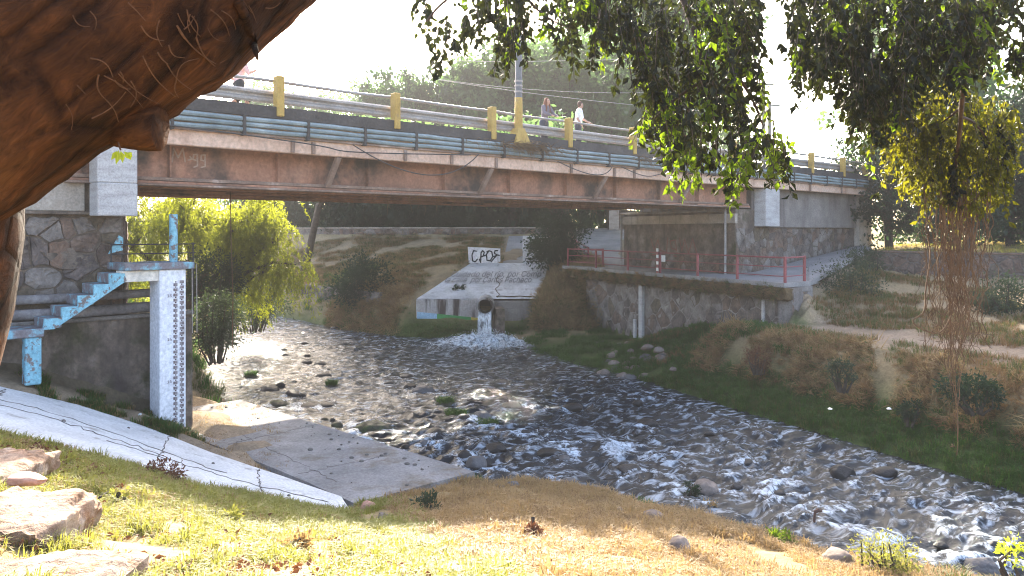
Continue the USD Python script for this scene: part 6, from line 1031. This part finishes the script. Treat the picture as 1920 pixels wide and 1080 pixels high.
# ---------------------------------------------------------------- great tree with the thick limb
gt = thing("great_tree", "huge reddish-brown tree with a thick limb arching over the near bank", "tree", (-2.3, 2.6, 3.5))
def bark_tube(pts, rad, sides, seed, amp=.05, fine=.012):
    p = resample(pts, .04); r = np.interp(np.linspace(0, 1, len(p)), np.linspace(0, 1, len(rad)), rad); v, f = tube(p, r, sides, True); c = np.vstack([np.repeat(p, sides, 0), p[:1], p[-1:]]); d = v - c; L = np.linalg.norm(d, axis=1, keepdims=True); u = d / np.maximum(L, 1e-6)
    k = amp * 2 * (fbm(v * 1.9 + seed, 4, seed) - .5) + fine * 2 * (fbm(v * 9 + seed, 3, seed + 3) - .5); return v + u * k[:, None], f
YL = 3.0
def lp_(x, y, d): return pd(x, y, d)
ax_ = smooth_path([lp_(-560, 410, 2.75), lp_(-148, 166, 2.85), lp_(16, 80, 2.95), lp_(170, 2, 3.05), lp_(330, -100, 3.2), lp_(560, -275, 3.4), lp_(820, -470, 3.8)])
part(gt, "limb", bark_tube(ax_, [.60, .53, .50, .49, .47, .43, .38], 120, 3, .05, .02), "bark_red", smooth=True)
part(gt, "trunk", bark_tube(smooth_path([(-3.3, 2.9, 2.7), (-2.80, 3.02, 3.7), (-2.36, 3.05, 4.5), (-2.225, 3.05, 5.0), (-2.19, 3.0, 5.5), (-2.4, 2.9, 6.2)]), [.42, .36, .335, .33, .34, .40], 48, 7, .03, .014), "bark_red", smooth=True)
part(gt, "trunk", bark_tube(smooth_path([(-2.8, 2.30, 2.9), (-2.30, 2.42, 4.1), (-1.90, 2.46, 4.65), (-1.755, 2.46, 4.93), (-1.76, 2.48, 5.13)]), [.36, .32, .27, .26, .09], 48, 9, .03, .012), "bark_sunlit", smooth=True)
s_ = lp_(262, 246, 2.84); st_ = smooth_path([lp_(170, 205, 3.0), lp_(225, 228, 3.0), lp_(270, 240, 3.0), lp_(302, 243, 3.0)], 16)
part(gt, "broken_stub", bark_tube(st_, [.092, .085, .078, .07], 30, 12, .02, .03), "bark_red", smooth=True)
rs = np.random.default_rng(6)
# thin roots clinging to the limb
limb_pts = resample(ax_, .05); tree_ = cKDTree(limb_pts); lr_ = np.interp(np.linspace(0, 1, len(limb_pts)), np.linspace(0, 1, 7), [.60, .53, .50, .49, .47, .43, .38])
def on_limb(x, y):
    o = np.array([0, 0, H]); d = pd(x, y, 1.0) - o; t = 1.5
    for _ in range(60):
        q = o + d * t; k = tree_.query(q)[1]; e = np.linalg.norm(q - limb_pts[k]) - lr_[k]
        t += e * .6
        if e < .004: break
    return o + d * (t - .025)
def root_on(a, b, w, bend, n=9):
    t = np.linspace(0, 1, n); nx, ny = -(b[1] - a[1]), b[0] - a[0]
    return tube([on_limb(a[0] + (b[0] - a[0]) * u + nx * bend * math.sin(math.pi * u), a[1] + (b[1] - a[1]) * u + ny * bend * math.sin(math.pi * u)) for u in t], w * (1 - .5 * t), 5)
for a, b, w, bd in [((332, 48), (405, 120), 0.0063, 0.08), ((345, 55), (365, 30), 0.0045, 0.08), ((360, 30), (368, 70), 0.0045, -0.16), ((368, 70), (408, 128), 0.0063, 0.10), ((395, 18), (432, 78), 0.0036, -0.13), ((268, 105), (330, 182), 0.0045, 0.08), ((296, 98), (315, 120), 0.0054, 0.08), ((312, 118), (358, 168), 0.0045, 0.08), ((185, 140), (200, 188), 0.0054, 0.19), ((200, 188), (222, 228), 0.0045, -0.08), ((172, 222), (236, 172), 0.0045, 0.08), ((195, 142), (270, 205), 0.0036, -0.08), ((222, 138), (298, 195), 0.0036, 0.06), ((330, 155), (372, 110), 0.0045, -0.24), ((330, 152), (335, 183), 0.0045, 0.16), ((412, 118), (445, 88), 0.0045, 0.08), ((415, 20), (442, 55), 0.0036, -0.16), ((498, 15), (525, 5), 0.0036, 0.16), ((145, 160), (160, 176), 0.0045, 0.00)]:
    part(gt, "clinging_root", root_on(a, b, w * .62, bd), "root_pale")
for q in range(26):
    x, y = rs.uniform(120, 520), rs.uniform(-20, 200)
    if y > 315 - .62 * x - 10: y = 315 - .62 * x - rs.uniform(20, 120)
    if y < 0: continue
    L = rs.uniform(25, 80); an = rs.uniform(.5, 1.6); part(gt, "clinging_root", root_on((x, y), (x + math.cos(an) * L * .7, y + math.sin(an) * L * .7), rs.uniform(.0015, .003), rs.uniform(-.25, .25)), "root_pale")
part(gt, "aerial_root", tube(np.vstack([[on_limb(x, y) for x, y in ((446, 2), (458, 28), (468, 55), (476, 84))], [pd(480, 98, 2.86), pd(483, 112, 2.86)]]), [.018, .02, .018, .014, .010, .004], 7), "bark_red", smooth=True)
sg_ = lp_(222, 280, 2.72); tw_ = thing("leaf_sprig", "small bright yellow-green sprig sprouting under the limb by the broken stub", "leaves", sg_)
P = np.array([lp_(x, y, 2.72) for x, y in ((222, 281), (226, 283), (232, 284), (219, 283), (236, 286))]); A = np.array([[-.1, 0, -1], [.15, .2, -1], [.7, 0, -.7], [-.5, .1, -.8], [.8, -.1, -.5]]); A /= np.linalg.norm(A, axis=1, keepdims=True)
part(tw_, "twig", tube([lp_(222, 268, 2.76), lp_(226, 281, 2.72)], .003, 4), "root_pale")
for q in range(5): part(tw_, "leaf", leaves(P[q:q + 1], A[q:q + 1], np.array([.05, .04, .04, .035, .03])[q:q + 1], .022, rs, .2, up=np.array([0, -1., 0])), "leaf_lime")  # lime colour stands for sunlight that the limb keeps off these leaves
# ---------------------------------------------------------------- overhanging foliage
ot = thing("overhanging_tree", "leafy branches of a shade tree hanging into view above the river", "tree", (3.5, 6.5, 8))
def poly(*p): return Polygon(p)
REG = [ # polygon in the photograph, distance range, sprays, leaf, share of leaves coloured lighter as sunlit
 (poly((770, 50), (800, -30), (900, -40), (900, 40), (850, 78), (800, 92)), (7.2, 8.2), 26, .0),
 (poly((860, -40), (1110, -40), (1130, 50), (1090, 95), (1030, 60), (985, 78), (940, 100), (905, 60)), (6.8, 8.4), 92, .08),
 (poly((1090, -40), (1440, -40), (1415, 40), (1432, 150), (1415, 220), (1462, 250), (1490, 290), (1465, 320), (1405, 305), (1350, 335), (1310, 310), (1260, 280), (1215, 250), (1175, 215), (1165, 110), (1130, 80)), (6.6, 9.0), 440, .13),
 (poly((1462, -40), (1920, -40), (1910, 30), (1830, 105), (1735, 145), (1700, 200), (1655, 245), (1600, 245), (1572, 205), (1525, 150), (1490, 110), (1470, 60)), (6.8, 8.6), 500, .08),
 (poly((1640, 215), (1740, 160), (1830, 190), (1905, 215), (1910, 310), (1880, 370), (1800, 385), (1700, 370), (1668, 300)), (9.4, 10.6), 470, .85),
 (poly((1880, 70), (1960, 60), (1960, 150), (1900, 120)), (7.5, 8.5), 28, .1), (poly((1780, 100), (1930, 20), (1930, 60), (1800, 150)), (7.5, 9), 28, .1)]
rs = np.random.default_rng(12); bins = {"leaf_ficus": [[], [], []], "leaf_bright": [[], [], []], "leaf_yellow": [[], [], []]}; twigs = []; tipsP = []
for rg, (d0, d1), ns, br_ in REG:
    x0, y0, x1, y1 = rg.bounds; got = 0
    while got < ns:
        x, y = rs.uniform(x0, x1), rs.uniform(y0, y1)
        if not rg.contains(Point(x, y)) or fbm(np.array([[x / 52, y / 52, 3.3]]), 2, 4)[0] < .40: continue
        got += 1; d = rs.uniform(d0, d1); p = pd(x, y - 22, d); L = rs.uniform(.22, .5); dr_ = np.array([rs.normal() * .28, rs.normal() * .28, -1.0]); dr_ /= np.linalg.norm(dr_); n = rs.integers(11, 20); u = np.sort(rs.random(n))[:, None]
        q = p + dr_ * L * u + rs.normal(size=(n, 3)) * .015; az = rs.random(n) * 6.283; A = np.column_stack([np.cos(az), np.sin(az), -rs.uniform(.5, 1.9, n)]) ; A /= np.linalg.norm(A, axis=1, keepdims=True)
        edge = rg.exterior.distance(Point(x, y)); low = y > y0 + .55 * (y1 - y0); r_ = rs.random()
        mt = ("leaf_yellow" if r_ < br_ else "leaf_ficus") if br_ > .5 else ("leaf_bright" if r_ < br_ + (.55 if edge < 26 and low and rg is REG[2][0] else 0) else "leaf_ficus")  # sprays along the lower edge take the lighter leaf to look sunlit
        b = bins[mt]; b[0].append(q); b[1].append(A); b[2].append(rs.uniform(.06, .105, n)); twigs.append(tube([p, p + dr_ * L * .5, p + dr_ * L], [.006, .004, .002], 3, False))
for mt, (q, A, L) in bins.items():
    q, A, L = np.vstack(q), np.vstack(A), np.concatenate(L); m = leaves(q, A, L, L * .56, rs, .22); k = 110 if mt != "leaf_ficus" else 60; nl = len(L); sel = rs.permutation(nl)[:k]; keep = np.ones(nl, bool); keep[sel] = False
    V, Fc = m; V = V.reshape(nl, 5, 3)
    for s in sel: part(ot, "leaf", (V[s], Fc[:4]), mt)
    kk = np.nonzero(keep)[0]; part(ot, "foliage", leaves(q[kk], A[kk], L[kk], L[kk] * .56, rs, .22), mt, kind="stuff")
part(ot, "twigs", cat_(twigs), "bark_dark", kind="stuff")
for pts, r in (([(1262, -60, 7.9), (1290, 20, 7.8), (1308, 78, 7.7), (1322, 150, 7.7), (1345, 230, 7.6)], .045), ([(1308, 78, 7.7), (1380, 140, 7.8), (1430, 235, 7.9)], .025), ([(1322, 150, 7.7), (1250, 200, 7.6), (1220, 230, 7.6)], .02), ([(1830, -60, 8.6), (1822, 60, 8.5), (1808, 150, 8.5), (1800, 240, 9.2), (1790, 330, 9.8), (1785, 400, 9.9)], .04), ([(1803, 200, 9.0), (1760, 235, 9.6), (1725, 262, 9.8)], .018), ([(1801, 220, 9.1), (1850, 260, 9.7), (1870, 300, 9.9)], .018), ([(1560, -60, 8.4), (1590, 60, 8.3), (1610, 160, 8.2), (1640, 230, 8.2)], .03), ([(960, -60, 7.6), (1000, 10, 7.6), (1060, 50, 7.5)], .02), ([(1262, -60, 7.9), (1100, -90, 7.7), (960, -60, 7.6), (850, -10, 7.6), (800, 40, 7.5)], .03), ([(1700, -60, 8.4), (1690, 60, 8.3), (1680, 140, 8.3)], .03)):
    q = smooth_path([pd(*p) for p in pts], 18); part(ot, "branch", tube(q, np.linspace(r, r * .35, 18), 7), "bark_brown", smooth=True)
top_ = pd(1500, -700, 8.5); 
for pts in ([(1262, -60, 7.9), (1330, -330, 8.3), (1480, -640, 8.6)], [(1830, -60, 8.6), (1760, -330, 8.7), (1540, -640, 8.7)], [(1560, -60, 8.4), (1540, -330, 8.5), (1505, -640, 8.6)], [(1700, -60, 8.4), (1650, -300, 8.5), (1520, -640, 8.6)]):
    q = smooth_path([pd(*p) for p in pts], 16); part(ot, "branch", tube(q, np.linspace(.045, .12, 16), 8), "bark_brown", smooth=True)
# dry hanging roots and vines
vn = thing("dry_vines", "curtain of dry tangled brown vines hanging from the sunlit yellow branch", "vines", pd(1790, 380, 9.9)); thick, thin = [], []
for q in range(84):
    x0 = 1788 + rs.normal() * 32; x0 = min(max(x0, 1722), 1856); d = rs.uniform(9.6, 10.3); yE = 390 + rs.triangular(60, 270, 300); 
    if q < 9: yE = [838, 830, 790, 760, 735, 720, 700, 690, 670][q]
    n = 30; t = np.linspace(0, 1, n); wob = np.cumsum(rs.normal(size=n)) * 3.0 + rs.uniform(6, 20) * np.sin(t * rs.uniform(4, 20) + rs.random() * 6); xs_ = x0 + wob * t ** .6 + (1790 - x0) * (np.clip((yE - 600) / 240, 0, 1)) * t; ys_ = 330 + rs.uniform(0, 50) + (yE - 340) * t; pin = np.clip((ys_ - 560) / 260, 0, 1) ** .9; xs_ = 1790 + (xs_ - 1790) * (1 - .82 * pin); zs = d + np.cumsum(rs.normal(size=n)) * .012
    (thick if q % 4 == 0 else thin).append(tube([pd(a, b, c_) for a, b, c_ in zip(xs_, ys_, zs)], (.009 if q % 5 == 0 or q < 3 else .0045) * (1.1 - .5 * t), 4, False))
for q in range(120):
    y = rs.uniform(400, 660); x = 1788 + rs.normal() * 26; d = rs.uniform(9.6, 10.3); a = rs.random() * 6.28; L = rs.uniform(14, 60); t = np.linspace(0, 1, 8); thin.append(tube([pd(x + math.cos(a) * L * u + 8 * math.sin(5 * u + a), y + math.sin(a) * L * u + L * .6 * u * u, d + .05 * u) for u in t], .0035, 3, False))
lo = [(1738, 440), (1742, 500), (1735, 560), (1728, 590), (1712, 600), (1740, 622), (1760, 624), (1780, 600), (1790, 570)]; thick.append(tube(smooth_path([pd(x, y, 9.8) for x, y in lo], 30), .009, 5)); e_ = pd(1788, 836, 9.95)
for s in thick: part(vn, "strand", s, "root_dry")
part(vn, "fine_strands", cat_(thin), "root_dry", kind="stuff"); part(vn, "frayed_end", cat_([tube([e_, e_ + [dx, 0, dz]], .006, 4) for dx, dz in ((-.04, -.012), (.02, -.01), (-.02, .02))]), "root_dry")
# ---------------------------------------------------------------- foreground blocks of pale rock
def slab(name, label, x0, x1, y0, y1, zt, th, depth, seed, mt="lime_rock"):
    """Rough block whose top face spans pixels x0..x1 between rows y0 (back) and y1 (front edge)."""
    a, b = px((x0 + x1) / 2, y1, zt), px((x0 + x1) / 2, y0, zt); w = (x1 - x0) / F * a[1]; c = (a + b) / 2; m = gridbox(w, b[1] - a[1], th, .03); v = np.array(m.vertices); hx, hy, hz = w / 2, (b[1] - a[1]) / 2, th / 2
    ex = np.maximum(np.abs(v[:, 0]) / hx, np.abs(v[:, 1]) / hy); v[:, 2] -= np.where(v[:, 2] > 0, .05 * np.clip(ex - .7, 0, 1) / .3, 0); v[:, 0] *= 1 - .10 * np.clip(np.abs(v[:, 1]) / hy - .5, 0, 1); v += ((fbm(v * 3.4 + seed, 4, seed) - .5) * .26)[:, None] * np.array([1, 1, .55]) + ((fbm(v * 12 + seed, 3, seed + 2) - .5) * .05)[:, None]
    fr_ = (v[:, 1] < -hy * .8); v[:, 1] += np.where(fr_, -.05 * (fbm(v * [2, 1, 9] + seed, 3, seed + 4) - .5) * 2, 0)
    return solo(name, (v + c - [0, 0, th / 2], np.array(m.faces)), mt, label, "rock", smooth=28)
slab("pale_rock_block", "big pale rock block with a brown broken front face beside the sunlit grass", -80, 150, 912, 985, 3.02, .36, 0, 4)
slab("pale_rock_block", "low flat pale rock in front of the big block at the bottom corner", -90, 235, 1030, 1130, 2.98, .22, 0, 9)
slab("pale_rock_block", "small pale rock behind the big block at the end of the grass", -90, 62, 838, 902, 2.98, .2, 0, 13)
b = px(48, 905, 3.0); solo("brown_rubble", rock(b + [0, 0, .02], (.17, .12, .07), 77, 3, .3, .7, .4), "pink_stone", "brown crumbly stone wedged between the pale rock blocks", "rock", smooth=28)
# small litter
for q, (x, y, z, lab) in enumerate(((1556, 772, .9, "white scrap of litter on the far grass bank"), (1667, 772, .9, "white litter lying in the bare gully across the river"), (262, 782, 1.55, "white pebble of plaster by the foot of the low wall"))):
    b = px(x, y, z)
    for _ in range(6): b = px(x, y, float(gz(b[0], b[1])))
    solo("litter_scrap", rock(b + [0, 0, .05], (.045, .03, .025), 950 + q, 1, .4, .7, .5), "plate_white", lab, "litter")
# ---------------------------------------------------------------- sunlit haze in the air
MATS["haze"] = usdkit.material(stage, "/World/Looks/haze", {"v": ("principled_volume", {"color": (0.93, 0.95, 1.0), "density": 0.00036, "anisotropy": 0.4})}, [], volume="v.volume")
solo("haze", trimesh.creation.box(bounds=[[-420, -150, -2.5], [420, 320, 42]]), "haze", "thin pale sunlit haze between the trees and the river", "haze", kind="stuff")
